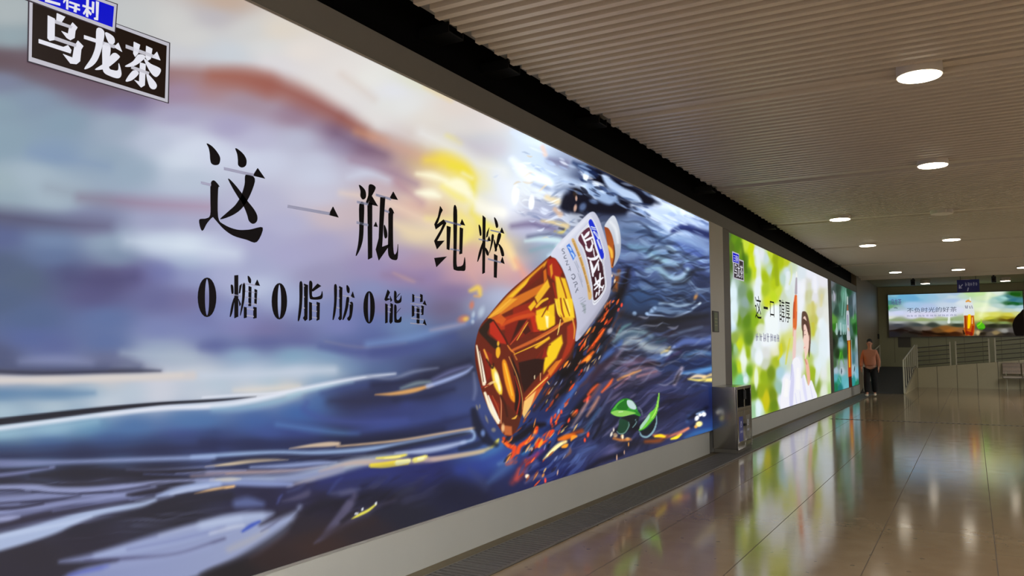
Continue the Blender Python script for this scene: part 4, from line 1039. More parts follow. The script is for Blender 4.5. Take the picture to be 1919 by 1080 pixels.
m = M['slotted'] = mat('slotted_metal_cover', (110, 104, 94), .4, .6); nt = m.node_tree
tc = nt.nodes.new('ShaderNodeTexCoord'); wv = nt.nodes.new('ShaderNodeTexWave'); wv.bands_direction = 'X'; wv.inputs['Scale'].default_value = 3.2
rp = nt.nodes.new('ShaderNodeValToRGB'); rp.color_ramp.elements[0].position = .42; rp.color_ramp.elements[0].color = (.01, .009, .008, 1); rp.color_ramp.elements[1].position = .5; rp.color_ramp.elements[1].color = tuple(lin((120, 114, 102)))+(1,)
nt.links.new(tc.outputs['Object'], wv.inputs['Vector']); nt.links.new(wv.outputs['Fac'], rp.inputs['Fac']); nt.links.new(rp.outputs['Color'], nt.nodes['Principled BSDF'].inputs['Base Color'])
def floor_material():
    m = bpy.data.materials.new('polished_stone_tiles'); m.use_nodes = True
    nt = m.node_tree; N = nt.nodes; L = nt.links; b = N['Principled BSDF']
    tc = N.new('ShaderNodeTexCoord'); sep = N.new('ShaderNodeSeparateXYZ'); L.new(tc.outputs['Object'], sep.inputs[0])
    def math_(op, a, bb=None, c=None):
        n = N.new('ShaderNodeMath'); n.operation = op
        for i, v in enumerate((a, bb, c)):
            if v is None: continue
            if isinstance(v, (int, float)): n.inputs[i].default_value = v
            else: L.new(v, n.inputs[i])
        return n.outputs[0]
    def joint(coord, off, pitch, half):
        t = math_('FRACT', math_('DIVIDE', math_('ADD', coord, off), pitch))
        d = math_('MULTIPLY', math_('SUBTRACT', .5, math_('ABSOLUTE', math_('SUBTRACT', t, .5))), pitch)
        return math_('LESS_THAN', d, half)
    jx = joint(sep.outputs['X'], 20*.79+.70, .79, .0035); jy = joint(sep.outputs['Y'], 20*.775-7.74, .775, .002)
    n1 = N.new('ShaderNodeTexNoise'); n1.inputs['Scale'].default_value = 5; n1.inputs['Detail'].default_value = 6; L.new(tc.outputs['Object'], n1.inputs['Vector'])
    n2 = N.new('ShaderNodeTexNoise'); n2.inputs['Scale'].default_value = 90; n2.inputs['Detail'].default_value = 3; L.new(tc.outputs['Object'], n2.inputs['Vector'])
    n3 = N.new('ShaderNodeTexVoronoi'); n3.inputs['Scale'].default_value = 7; L.new(tc.outputs['Object'], n3.inputs['Vector'])
    # one tone per tile
    cb = N.new('ShaderNodeCombineXYZ')
    L.new(math_('FLOOR', math_('DIVIDE', math_('ADD', sep.outputs['X'], 20*.79+.70), .79)), cb.inputs[0])
    L.new(math_('FLOOR', math_('DIVIDE', math_('ADD', sep.outputs['Y'], 20*.775-7.74), .775)), cb.inputs[1])
    wn = N.new('ShaderNodeTexWhiteNoise'); wn.noise_dimensions = '2D'; L.new(cb.outputs[0], wn.inputs['Vector'])
    def mixc(f, a, bb):
        n = N.new('ShaderNodeMix'); n.data_type = 'RGBA'
        for k, v in (('Factor', f), ('A', a), ('B', bb)):
            if isinstance(v, tuple): n.inputs[k].default_value = v
            elif isinstance(v, (int, float)): n.inputs[k].default_value = v
            else: L.new(v, n.inputs[k])
        return n.outputs['Result']
    c = lambda *t: tuple(lin(t))+(1,)
    base = mixc(n1.outputs['Fac'], c(127, 106, 77), c(152, 132, 101))
    base = mixc(math_('MULTIPLY', wn.outputs['Value'], .35), base, c(136, 110, 82))
    base = mixc(math_('MULTIPLY', n2.outputs['Fac'], .3), base, c(98, 80, 62))
    # small dark stains
    st = math_('MULTIPLY', math_('LESS_THAN', n3.outputs['Distance'], math_('MULTIPLY', math_('GREATER_THAN', n1.outputs['Fac'], .53), .12)), .45)
    base = mixc(st, base, c(70, 56, 44))
    base = mixc(math_('MULTIPLY', jy, .25), base, c(60, 48, 38))
    base = mixc(math_('MULTIPLY', jx, .75), base, c(52, 42, 34))
    L.new(base, b.inputs['Base Color'])
    rg = math_('MULTIPLY_ADD', n1.outputs['Fac'], .09, .065)
    L.new(math_('MAXIMUM', rg, math_('MULTIPLY', jx, .6)), b.inputs['Roughness'])
    b.inputs['Specular IOR Level'].default_value = .42
    bp = N.new('ShaderNodeBump'); bp.inputs['Strength'].default_value = .05; bp.inputs['Distance'].default_value = .004
    n4 = N.new('ShaderNodeTexNoise'); n4.inputs['Scale'].default_value = 9; L.new(tc.outputs['Object'], n4.inputs['Vector'])
    L.new(n4.outputs['Fac'], bp.inputs['Height']); L.new(bp.outputs['Normal'], b.inputs['Normal'])
    return m
M['floor'] = floor_material()

# ---------------------------------------------------------------- the setting
WX = -3.31                        # face of the left wall
YN, YE, YF, XR = -4., 29.5, 36.3, 6.   # near wall, end of the slatted ceiling, far wall, right wall
ZC = 3.8                          # underside of the slats
struct('floor', MB().box(-3.7, XR, YN, YF+.2, -.15, 0), M['floor'])
wl = MB(); wl.box(-3.75, -3.47, YN, YE, 0, 4.7); struct('wall_left', wl, M['void'])
struct('trim_1', MB().box(-3.47, WX, YN, 11.52, 0, .305), M['plinth'], 'pale plinth under the large tea lightbox')
struct('trim_2', MB().box(-3.47, WX, 12.46, 29.25, 0, .29), M['plinth'])
struct('trim_3', MB().box(-3.47, WX-.004, YN, 29.25, 3.375, 3.57), M['header'])
struct('pillar_1', MB().box(-3.47, WX, 11.735, 12.46, 0, 3.375), M['pillar'])
struct('wall_end', MB().box(-3.75, WX, 29.25, YF+.2, 0, 4.2), M['end_wall'])
fw = MB().box(-3.31, XR, YF, YF+.2, 0, 4.2)
for k in range(-3, 7): fw.box(k*.62-.9, k*.62-.892, YF-.004, YF, .9, 2.1, 1)
struct('wall_far', fw, [M['far_wall'], M['joint']])
struct('wall_right', MB().box(XR, XR+.2, YN, YF+.2, 0, 4.7), M['side_wall'])
struct('wall_near', MB().box(-3.75, XR+.2, YN-.2, YN, 0, 4.7), M['side_wall'])
# slatted ceiling: sections parted by dark grooves that carry the lamps
GROOVES = [-1.0, 3.15, 7.3, 11.35, 15.5, 19.65, 23.9, 28.1]
ce = MB(); ce.box(-3.25, XR, YN, YE, ZC+.075, ZC+.10, 2)
y = YN+.05; k = 0
WIDE = {23.9: .32}
while y < YE-.05:
    if not any(q-.07 < y < q+.20+WIDE.get(q, 0) for q in GROOVES):
        ce.box(-3.17+(.0, .035, .01, .05)[k % 4], XR, y, y+.058, ZC, ZC+.075)
    y += .132; k += 1
for q in GROOVES:
    wd = WIDE.get(q, 0)
    ce.box(-3.17, XR, q-.02, q+.055+wd, ZC+.066, ZC+.075, 1); ce.box(-3.13, XR, q+.055+wd, q+.2+wd, ZC+.03, ZC+.06)  # first box: flat strip with the gap's shade put into its colour
ce.box(-3.2, XR, YE-.03, YE, ZC-.02, ZC+.25)
struct('ceiling', ce, [M['slat'], M['joint'], M['backing']])
struct('ceiling_upper', MB().box(-3.75, XR+.2, YN, YE, 4.62, 4.75), M['void'])
struct('ceiling_far', MB().box(-3.75, XR+.2, YE, YF+.2, 3.98, 4.2), M['far_ceiling'])
# concrete strip between the plinth and the drain
struct('trim_4', MB().box(WX, -3.19, YN, 29.2, 0, .006), M['curb'])

# ---------------------------------------------------------------- floor drains
def make_grate(y0):
    t = thing('drain_grate', 'grey slotted floor grating, one section of the long drain along the left wall', 'grating', (-3.01, y0, 0), 'drain gratings along the left wall')
    MB().box(-3.19, -2.835, y0, y0+1, .001, .004).build('trench_shade_plate', M['trench'], t)  # flat plate, the shade of the trench put into its dark colour
    f = MB()
    for x in (-3.19, -2.847): f.box(x, x+.012, y0, y0+1, .004, .016)
    for yy in (y0, y0+.988): f.box(-3.178, -2.847, yy, yy+.012, .004, .016)
    f.build('grate_frame', M['grate'], t)
    b = MB()
    for k in range(16):
        yb = y0+.03+k*.0605
        b.box(-3.178, -2.847, yb, yb+.03, .005, .014)
    b.build('grate_bars', M['grate'], t)
    return t
g0 = make_grate(2.8)
for k in range(1, 26):
    dup(g0, (0, k, 0))
t = thing('cross_drain_cover', 'thin metal drain cover running across the hall floor', 'grating', (0, 18.43, 0))
MB().box(-2.7, XR-.05, 18.40, 18.47, .001, .004).build('cover_plate', M['slotted'], t)
# ---------------------------------------------------------------- backlit prints
def poster(name, parent, ax, plane, u, v, shader, strength=1.):
    """A printed sheet on the plane ax=plane with points u (along) by v (up); shader gives display colours."""
    uu, vv = np.meshgrid(u, v); P = np.empty(uu.shape+(3,))
    P[..., ax] = plane; P[..., 1-ax] = uu; P[..., 2] = vv
    P = P.reshape(-1, 3); nu, nv = len(u), len(v)
    x, y = project(P); C = lin(np.clip(shader(x, y), 0, 255))
    me = bpy.data.meshes.new(name)
    i = (np.arange(nv-1)[:, None]*nu+np.arange(nu-1)[None]).ravel()
    F = np.stack([i, i+1, i+nu+1, i+nu], 1)
    if ax == 0: F = F      # faces +X
    me.vertices.add(len(P)); me.vertices.foreach_set('co', P.ravel())
    me.loops.add(F.size); me.loops.foreach_set('vertex_index', F.ravel().astype(np.int32))
    me.polygons.add(len(F)); me.polygons.foreach_set('loop_start', np.arange(0, F.size, 4, dtype=np.int32)); me.polygons.foreach_set('loop_total', np.full(len(F), 4, np.int32))
    me.update(calc_edges=True)
    a = me.color_attributes.new('print', 'FLOAT_COLOR', 'POINT'); a.data.foreach_set('color', np.hstack([C, np.ones((len(C), 1))]).astype(np.float32).ravel())
    m = bpy.data.materials.new(name+'_backlit_print'); m.use_nodes = True; nt = m.node_tree; b = nt.nodes['Principled BSDF']
    at = nt.nodes.new('ShaderNodeAttribute'); at.attribute_name = 'print'
    b.inputs['Base Color'].default_value = (.01, .01, .01, 1); b.inputs['Roughness'].default_value = .6; b.inputs['Specular IOR Level'].default_value = .15
    nt.links.new(at.outputs['Color'], b.inputs['Emission Color']); b.inputs['Emission Strength'].default_value = strength*POSTER
    m.cycles.emission_sampling = 'NONE'
    me.materials.append(m)
    o = bpy.data.objects.new(name, me); COL.objects.link(o)
    o.parent = parent; o.matrix_parent_inverse = Matrix.Translation(-parent.location)
    return o
def art(base, first, ripples=(), later=(), shards=(), zone=None, contrast=1., sat=1., mid=128., **k):
    def f(x, y):
        a = Art(x, y); a.base(base_points(base), **k)
        for r in ripples: a.ripple(*r)
        a.run(first)
        for r in shards: a.shards(*r)
        if zone:                     # the print is harder in contrast towards its right end
            wz = sstep((x-zone[0])/zone[1])[:, None]*zone[3]; a.c = zone[2]+(a.c-zone[2])*(1+wz)
        for t in later: a.run(t)
        g = a.c@np.array([.3, .59, .11]); c = g[:, None]+(a.c-g[:, None])*sat
        return mid+(c-mid)*contrast
    return f
def box_frame(parent, ax, face, a0, a1, z0, z1, depth=.13, lip=.014):
    """Aluminium tray of a lightbox; its print sits just behind the lip."""
    f = MB()
    def bx(u0, u1, w0, w1, d0, d1):
        (f.box(d0, d1, u0, u1, w0, w1) if ax == 0 else f.box(u0, u1, -d1, -d0, w0, w1))
    s = 1 if ax == 0 else -1; F = face*s
    bx(a0, a1, z0, z1, F-depth, F-.012)
    bx(a0, a1, z1-lip, z1, F-.012, F+.002); bx(a0, a1, z0, z0+lip, F-.012, F+.002)
    bx(a0, a0+lip, z0+lip, z1-lip, F-.012, F+.002); bx(a1-lip, a1, z0+lip, z1-lip, F-.012, F+.002)
    return f.build('frame', M['alu'], parent)

# the large lightbox
LX = WX
t1 = thing('advertising_lightbox', 'huge backlit tea advertisement with an amber bottle floating in dark water', 'lightbox', (LX, 6.2, .3))
Y0, Y1 = .9, 11.725
box_frame(t1, 0, LX, Y0, Y1, .306, 3.374)
col_px = np.concatenate([np.linspace(-260, -20, 30)[:-1], np.arange(-20, 885, 3.1), np.arange(885, 1178, 1.05), np.arange(1178, 1336, 1.7)])
cols = np.array([hit(px, 653, 0, LX)[1] for px in col_px])
cols = np.unique(np.concatenate([[Y0+.013], cols[(cols > Y0+.02) & (cols < Y1-.02)], [Y1-.013]]))
rows = np.linspace(.319, 3.361, 520)
poster('poster', t1, 0, LX-.004, cols, rows, art(BASE1, ART1, RIPPLES, (BOTTLE, LEAF), SHARDS, (880, 160, 84., .32)))

def flat(mb, pts, plane=LX+.003, ax=0, m=0, thick=.004):
    """A flat cut-out whose outline lies on the wall plane, a few millimetres thick."""
    B = [tuple(hit(px, py, ax, plane)) for px, py in pts]
    d = np.array([-thick, 0, 0]) if ax == 0 else np.array([0, thick, 0])
    mb.prism([tuple(np.array(q)+d) for q in B], B, m)
def letters(txt, starts, name, m, parent, plane=LX+.003, thick=.004):
    """Every character of a printed line becomes a part of its own; starts names each one's first stroke."""
    cur = []; sets = []; tr = 't 0 0 1'
    for ln in txt.strip().split('\n'):
        if ln[0] == 't': tr = ln; continue
        if any(ln.startswith(q) for q in starts): sets.append([tr])
        sets[-1] += [tr, ln]
    for q in sets:
        h = MB(); glyphs('\n'.join(q), h, plane, 0, thick); h.build(name, m, parent)
def glyphs(txt, mb, plane=LX+.003, ax=0, thick=.004):
    ox, oy, k = 0., 0., 1.
    for ln in txt.strip().split('\n'):
        f = ln.split()
        if not f: continue
        if f[0] == 't': ox, oy, k = (float(v) for v in f[1:4]); continue
        mi = 1 if f[0] in 'gG' else 0
        pts = [tuple(float(v) for v in q.split(',')) for q in f[1:]]
        if f[0] in 'gh':             # bar from a to b of a given height
            (x0, y0), (x1, y1), (h, _) = pts; h /= 2
            pts = [(x0, y0-h), (x1, y1-h), (x1, y1+h), (x0, y0+h)]
        if f[0] == 'c': pts = [tuple(q) for q in cr_spline(pts, 4, True)]
        if f[0] == 'o':              # a numeral nought in two heavy halves
            (cx, cy_), (rx, ry), (ix, iy) = pts
            for s in (-1, 1):
                an = np.linspace(-90, 90, 13)*math.pi/180
                P = [(cx+s*rx*math.cos(a), cy_+ry*math.sin(a)) for a in an]+[(cx+s*ix*math.cos(a), cy_+iy*math.sin(a)) for a in an[::-1]]
                flat(mb, [(ox+px/k, oy+py/k) for px, py in P], plane, ax, mi, thick)
            continue
        flat(mb, [(ox+px/k, oy+py/k) for px, py in pts], plane, ax, mi, thick)
M['grey_ink'] = mat('thin_grey_ink', (120, 120, 140), .6, emis=(120, 122, 142), es=.9, spec=.1)
M['grey_ink'].cycles.emission_sampling = 'NONE'
HEAD = '''
t 340 240 2.7
c 130,78 155,92 180,120 196,150 192,180 175,188 155,180 148,158 146,130 140,100
c 275,102 300,118 320,140 330,165 326,190 308,200 290,188 288,160 284,130
g 217,205 366,238 14,0
p 363,241 387,203 424,256
c 328,236 372,256 352,330 312,400 262,440 198,462 236,425 276,388 305,340 322,285
c 238,256 265,280 298,320 335,370 368,412 384,445 382,472 364,485 344,470 335,440 318,398 288,348 262,305
g 100,276 150,288 13,0
c 150,285 165,265 193,296 186,310 186,450 215,488 280,514 345,514 412,504 382,577 330,565 265,545 215,510 172,462 158,452 130,482 106,520 92,465 125,458 148,440 149,360
g 538,396 752,434 15,0
p 746,440 768,398 796,453
c 900,288 918,300 932,320 934,350 920,362 908,345 908,318
c 952,286 983,300 965,342 940,385 936,375 947,340
g 890,374 946,386 12,0
p 945,384 965,345 995,396
g 888,478 946,492 12,0
p 974,498 985,475 994,501
c 902,388 924,384 923,480 919,560 905,612 884,648 896,588 902,510
p 943,384 966,378 966,656 946,666
g 985,338 1060,360 12,0
p 1054,357 1073,322 1096,364
p 1008,350 1032,350 1024,470 1016,602 1060,585 1000,670 985,615 1000,558
c 1027,490 1040,520 1042,550 1032,558 1026,530
g 1030,418 1052,426 10,0
c 1050,420 1062,404 1077,432 1071,445 1072,600 1079,640 1092,626 1097,588 1094,660 1076,668 1055,655 1047,620 1049,520
t 660 260 3.6
p 595,455 612,482 600,505 582,560 572,580 618,545 636,570 602,640 574,690 624,688 574,746 555,690 600,612 616,574 566,612 556,578 580,528
p 556,805 640,795 570,866
g 625,555 735,584 13,0
p 729,580 742,543 763,586
p 640,588 666,596 657,752 640,746
g 664,745 728,756 11,0
c 686,466 708,485 706,700 705,848 722,862 750,850 761,800 764,884 735,892 700,888 684,862 686,700
p 728,598 749,606 743,776 725,781
c 855,582 868,600 873,645 864,652
p 882,518 901,535 896,905 880,913
p 910,632 926,600 915,660 905,668
c 884,695 872,770 847,832 858,765
c 900,735 922,768 918,790 905,775
g 855,678 920,692 9,0
p 912,690 925,658 936,692
c 960,530 978,555 986,590 975,602 966,570
g 935,618 1005,634 9,0
p 998,632 1011,600 1027,641
c 944,648 957,656 947,712 927,772 938,708
c 958,680 977,740 970,762 960,722
c 988,640 1006,650 987,712 964,762 975,700
c 988,708 1015,740 1026,786 1012,792 1000,750
g 918,812 1005,836 11,0
p 1001,834 1015,798 1029,846
p 959,778 981,790 976,940 958,936
'''
TAGL = '''
t 340 240 2.7
o 131,857 46,100 12,94
o 497,877 38,92 10,86
o 951,908 28,82 7,77
c 252,795 262,800 264,835 256,836
p 270,746 288,744 288,955 270,963
p 296,798 307,788 298,836 292,838
g 250,842 306,851 7,0
c 270,858 259,930 247,956 256,896
p 290,865 302,892 296,902
c 338,748 352,765 351,786 341,777
g 312,786 380,797 7,0
p 372,796 385,768 398,799
c 312,790 323,796 319,870 305,932 299,946 309,868
p 342,800 355,805 353,902 341,902
g 325,826 386,834 6,0
g 322,856 396,866 6,0
g 325,886 386,894 6,0
p 372,815 384,820 381,892 371,887
p 318,905 331,908 331,960 318,963
p 366,905 381,908 381,962 366,965
g 330,914 366,920 6,0
g 330,948 366,954 6,0
c 600,784 613,790 611,890 601,960 591,973 599,880
p 622,788 641,795 638,968 627,977 617,962 624,950
g 612,798 624,801 6,0
g 612,852 624,856 6,0
g 612,908 624,912 6,0
c 649,778 663,785 661,845 673,856 705,848 713,826 711,864 662,868 650,852
p 690,788 708,800 666,828 660,820
p 648,880 661,885 661,970 648,976
p 686,880 701,885 699,970 686,976
g 660,893 686,898 6,0
g 660,924 686,929 6,0
g 660,957 686,962 6,0
c 775,798 787,802 785,890 777,950 767,969 775,880
p 800,800 815,808 812,967 803,974 795,964 802,950
g 786,812 800,815 6,0
g 786,858 800,862 6,0
g 786,908 800,912 6,0
c 838,795 851,812 849,836 839,826
g 818,848 864,857 7,0
p 858,856 868,828 877,860
c 838,858 849,862 843,910 829,955 817,970 831,908
c 855,884 869,890 863,950 850,976 841,963 852,945
g 845,886 858,892 6,0
p 1045,818 1056,832 1043,861 1061,866 1035,876 1029,868
p 1057,850 1067,872 1060,880
p 1033,888 1044,893 1044,985 1033,989
p 1060,886 1071,892 1069,981 1060,991 1054,981
g 1043,903 1060,908 6,0
g 1043,928 1060,933 6,0
c 1079,826 1089,835 1089,868 1100,872 1109,862 1113,848 1111,882 1081,883
p 1098,844 1109,836 1090,859
c 1079,898 1089,905 1089,964 1101,969 1113,954 1111,982 1085,985 1079,970
p 1098,924 1111,911 1090,937
p 1170,840 1179,845 1179,880 1170,882
p 1210,840 1221,845 1221,880 1210,882
g 1178,853 1210,859 6,0
g 1160,889 1228,896 6,0
p 1223,891 1232,873 1241,898
p 1168,898 1179,902 1179,950 1168,956
p 1216,898 1227,902 1225,946 1216,947
g 1178,908 1216,913 6,0
g 1178,933 1216,938 6,0
p 1192,903 1205,908 1205,990 1192,992
g 1165,963 1226,970 6,0
g 1160,988 1230,995 6,0
p 1224,991 1231,969 1241,999
'''
letters(HEAD, ('c 130,78', 'g 538', 'c 900,288', 'p 595,455', 'c 855,582'), 'headline_character', [M['ink'], M['grey_ink']], t1)
letters(TAGL, ('o ', 'c 252,795', 'c 600,784', 'c 775,798', 'p 1045', 'p 1170,840'), 'tagline_character', [M['ink'], M['grey_ink']], t1)
# brand plates, top left
def lit(name, rgb, k=1.):
    m = mat(name, tuple(v*.2 for v in rgb), .6, emis=rgb, es=k, spec=.1); m.cycles.emission_sampling = 'NONE'; return m
M['p_white'] = lit('lit_white_print', (222, 222, 232)); M['p_silver'] = lit('lit_silver_print', (186, 184, 194)); M['p_brown'] = lit('lit_dark_brown_print', (26, 14, 8)); M['p_blue'] = lit('lit_blue_print', (8, 14, 196)); M['p_edge'] = lit('lit_edge_print', (52, 44, 52))
def plate(outer, inner, fill, name, parent):
    h = MB(); flat(h, [(q[0]+s, q[1]+r) for q, (s, r) in zip(outer, ((-2.5, -1.5), (2, -1), (2, 2), (-2.5, 2)))], LX+.002, m=0, thick=.003)
    flat(h, outer, LX+.004, m=1, thick=.003); flat(h, inner, LX+.006, m=2, thick=.003)
    return h.build(name, [M['p_edge'], M['p_silver'], fill], parent)
pl = plate([(56, -14), (317, 81), (314.5, 192), (54, 114)], [(62, -7), (312.5, 86), (309, 184.5), (60, 107)], M['p_brown'], 'brand_plate', t1)
BIG = '''
t 0 0 4
p 360,115 412,140 410,300 375,306 358,286
p 428,98 490,126 460,172 424,162
G 412,148 545,196 535,214 410,172
p 545,168 582,206 566,232 560,285 530,301 503,285 462,232 512,252 520,205
G 410,272 575,330 570,354 408,298
p 585,304 626,346 610,372 601,460 575,481 530,476 474,404 545,432 560,345
p 292,292 292,322 530,400 536,375 510,338 475,352
p 632,263 632,290 725,320 728,294
G 770,310 865,338 858,362 768,334
p 855,352 888,320 916,388
c 728,213 781,235 771,330 736,440 690,496 634,516 690,428 720,338
c 775,328 829,350 816,498 850,526 888,524 892,474 911,552 890,586 830,571 778,536 770,450
c 790,243 850,274 859,320 824,331
c 850,398 891,415 890,440 800,511 714,521 790,468
G 945,334 1172,418 1165,440 945,360
p 1138,430 1178,388 1203,452
p 1005,313 1051,335 1036,402 1015,426 1001,400
p 1098,343 1143,365 1131,442 1108,456 1093,430
c 1040,408 1091,425 1040,476 990,499 939,496 1000,458
c 1080,438 1130,478 1206,519 1176,576 1130,540
G 988,492 1120,540 1115,562 985,514
p 1052,468 1093,480 1086,640 1060,656 1009,599 1045,612
c 1000,528 1041,550 990,601 944,606
c 1100,553 1150,598 1176,640 1160,669 1124,650
'''
letters(BIG, ('p 360,115', 'p 632,263', 'G 945,334'), 'plate_character', [M['p_white'], M['p_silver']], pl, LX+.009, .003)
pb = plate([(43, -52), (217, 9), (213, 60), (41, -4)], [(48, -46), (212, 13), (209, 51.5), (46, -8)], M['p_blue'], 'blue_plate', t1)
for q in pb.data.vertices: q.co.x += .007
SM = '''
t 0 0 4
p 340,-8 452,24 452,42 340,12
p 350,-60 440,-34 440,-20 350,-46
p 335,-116 450,-78 450,-62 335,-98
p 500,-40 514,-36 512,72 498,66
p 480,-66 496,-62 478,-30 470,-34
p 476,8 498,-22 502,-8 480,24
p 528,-56 590,-36 588,-4 526,-24
p 522,8 598,34 598,48 520,22
p 518,40 600,66 600,80 518,52
p 562,30 580,36 574,94 554,86
p 650,-20 668,-14 662,130 646,122
p 622,34 692,58 690,74 620,48
p 650,56 656,72 632,110 624,98
p 660,66 688,104 680,116 658,86
p 692,10 708,16 704,98 690,94
p 722,8 743,16 736,152 710,147 706,132 722,130
'''
letters(SM, ('p 340,-8', 'p 500,-40', 'p 650,-20'), 'plate_character', M['p_white'], pb, LX+.016, .003)

# the second lightbox, dark framed
t2 = thing('advertising_lightbox', 'backlit green tea advertisement showing a woman raising a bottle, behind the litter bin', 'lightbox', (LX, 18, .3))
fr = MB(); fr.box(-3.46, LX, 12.465, 12.84, .295, 3.37); fr.box(-3.46, LX, 22.97, 23.20, .295, 3.37); fr.box(-3.46, LX-.012, 12.84, 22.97, .295, 3.37)
fr.box(-3.33, LX, 12.84, 22.97, 3.345, 3.37); fr.box(-3.33, LX, 12.84, 22.97, .295, .305)
fr.build('frame', M['dark_frame'], t2)
cols = np.array([hit(px, 653, 0, LX)[1] for px in np.arange(1366, 1552, .9)]); cols = np.concatenate([[12.84], cols[(cols > 12.86) & (cols < 22.95)], [22.97]])
poster('poster', t2, 0, LX-.003, cols, np.linspace(.305, 3.345, 300), art(BASE2, ART2, contrast=1.16, sat=1.15, mid=156., ax=1.6, r=3.), .94)
# the third, narrower lightbox
t3 = thing('advertising_lightbox', 'narrow dark teal tea advertisement with an upright bottle in splashing water', 'lightbox', (LX, 26.3, .3))
fr = MB(); fr.box(-3.46, LX, 23.205, 23.55, .295, 3.37); fr.box(-3.46, LX, 29.02, 29.245, .295, 3.37); fr.box(-3.46, LX-.012, 23.55, 29.02, .295, 3.37)
fr.box(-3.33, LX, 23.55, 29.02, 3.345, 3.37); fr.box(-3.33, LX, 23.55, 29.02, .295, .305)
fr.build('frame', M['dark_frame'], t3)
cols = np.concatenate([[23.55], np.linspace(23.56, 29.01, 120), [29.02]])
poster('poster', t3, 0, LX-.003, cols, np.linspace(.305, 3.345, 260), art(BASE3, ART3, contrast=1.2, sat=1.1, mid=140., ax=2., r=1.5), .72)
# the far lightbox above the ramp
FY = YF-.12
A = hit(1664, 553.5, 1, FY); B = hit(1915, 545.5, 1, FY); A2 = hit(1665, 631.5, 1, FY)
fx0, fx1, fz0, fz1 = float(A[0]), float(B[0])+.02, float(A2[2]), float(B[2])
t4 = thing('advertising_lightbox', 'wide backlit tea advertisement on the far wall with a bottle on a rock', 'lightbox', (0, FY, fz0))
fr = MB(); fr.box(fx0-.03, fx1+.03, FY+.002, YF-.002, fz0-.03, fz1+.03); fr.build('frame', M['dark_frame'], t4)
poster('poster', t4, 1, FY-.001, np.linspace(fx0, fx1, 330), np.linspace(fz0, fz1, 130), art(BASE4, ART4, contrast=1.12, sat=1.1, ax=.36, r=1.5), 1.)

def text(body, parent, name, m, corner, right, up, width, height, depth=.002):
    """Characters from Blender's built-in typeface laid on a plane, stretched to width by height."""
    cu = bpy.data.curves.new(name, 'FONT'); cu.body = body; cu.size = 1; cu.extrude = 0
    tmp = bpy.data.objects.new(name, cu); COL.objects.link(tmp); bpy.context.view_layer.update()
    me = bpy.data.meshes.new_from_object(tmp.evaluated_get(bpy.context.evaluated_depsgraph_get()))
    bpy.data.objects.remove(tmp); n = len(me.vertices); co = np.empty(n*3); me.vertices.foreach_get('co', co); co = co.reshape(-1, 3)
    lo = co.min(0); sz = co.max(0)-lo; q = (co-lo)/np.where(sz > 0, sz, 1)
    W = np.array(corner)+q[:, :1]*width*np.array(right)+q[:, 1:2]*height*np.array(up)
    me.vertices.foreach_set('co', W.ravel()); me.materials.clear(); me.materials.append(m); me.update()
    o = bpy.data.objects.new(name, me); COL.objects.link(o)
    if parent is not None: o.parent = parent; o.matrix_parent_inverse = Matrix.Translation(-parent.location)
    return o
def dashes(parent, name, m, corner, right, up, width, height, n, seed):
    """A line of print too small to read: n clusters of short upright strokes."""
    g = random.Random(seed); mb = MB(); c0, r, u = np.array(corner, float), np.array(right, float), np.array(up, float); nn = np.cross(r, u)*.001
    def q(a0, a1, b0, b1):
        P = [c0+r*x+u*z for x, z in ((a0, b0), (a1, b0), (a1, b1), (a0, b1))]; mb.prism([tuple(p) for p in P], [tuple(p+nn) for p in P])
    s = width/n
    for i in range(n):
        x = i*s
        for f in (.12, .42, .68)[:2+g.randint(0, 1)]: q(x+s*f, x+s*(f+.13), height*g.uniform(0, .15), height*g.uniform(.8, 1))
        z = height*g.uniform(.35, .6); q(x+s*.1, x+s*.8, z, z+height*.09)
    return mb.build(name, m, parent)
Yd, Zu, Xd = (0, 1, 0), (0, 0, 1), (1, 0, 0)
def wall_text(body, parent, name, m, p0, p1, plane=LX+.002):
    a = hit(*p0, 0, plane); b = hit(*p1, 0, plane)          # lower left and upper right corner on the sheet
    return text(body, parent, name, m, a, Yd, Zu, b[1]-a[1], b[2]-a[2])
wall_text('这', t2, 'headline_lettering', M['ink'], (1415.5, 597), (1426, 556))
wall_text('一', t2, 'headline_lettering', M['ink'], (1431, 579), (1439, 576))
wall_text('口', t2, 'headline_lettering', M['ink'], (1443.5, 594), (1450.5, 566))
wall_text('醇厚', t2, 'headline_lettering', M['ink'], (1461, 603), (1480, 565))
p0, p1 = hit(1416, 641, 0, LX+.002), hit(1461, 626, 0, LX+.002)
dashes(t2, 'tagline_lettering', M['grey_ink'], p0, Yd, Zu, p1[1]-p0[1], p1[2]-p0[2], 7, 3)
pq = MB()
def quad(mb, p, q, plane, m):
    a = hit(*p, 0, plane); b = hit(*q, 0, plane); mb.box(plane-.003, plane, min(a[1], b[1]), max(a[1], b[1]), min(a[2], b[2]), max(a[2], b[2]), m)
quad(pq, (1374.5, 522), (1393.5, 489), LX+.003, 0); quad(pq, (1376, 520), (1392.5, 491), LX+.005, 1)
pq.build('brand_plate', [M['p_silver'], M['p_edge']], t2)
pq = MB(); quad(pq, (1373, 492), (1385, 476), LX+.007, 0); quad(pq, (1374, 490.5), (1384.5, 478), LX+.009, 1)
pq.build('blue_plate', [M['p_silver'], M['p_blue']], t2)
wall_text('乌龙茶', t2, 'plate_lettering', M['p_white'], (1376.5, 518), (1392, 498), LX+.0065)
wall_text('三得利', t2, 'plate_lettering', M['p_white'], (1375, 489.5), (1384, 480.5), LX+.0105)
def far_text(body, name, m, p0, p1):
    a = hit(*p0, 1, FY-.004); b = hit(*p1, 1, FY-.004)
    return text(body, t4, name, m, a, Xd, Zu, b[0]-a[0], b[2]-a[2])
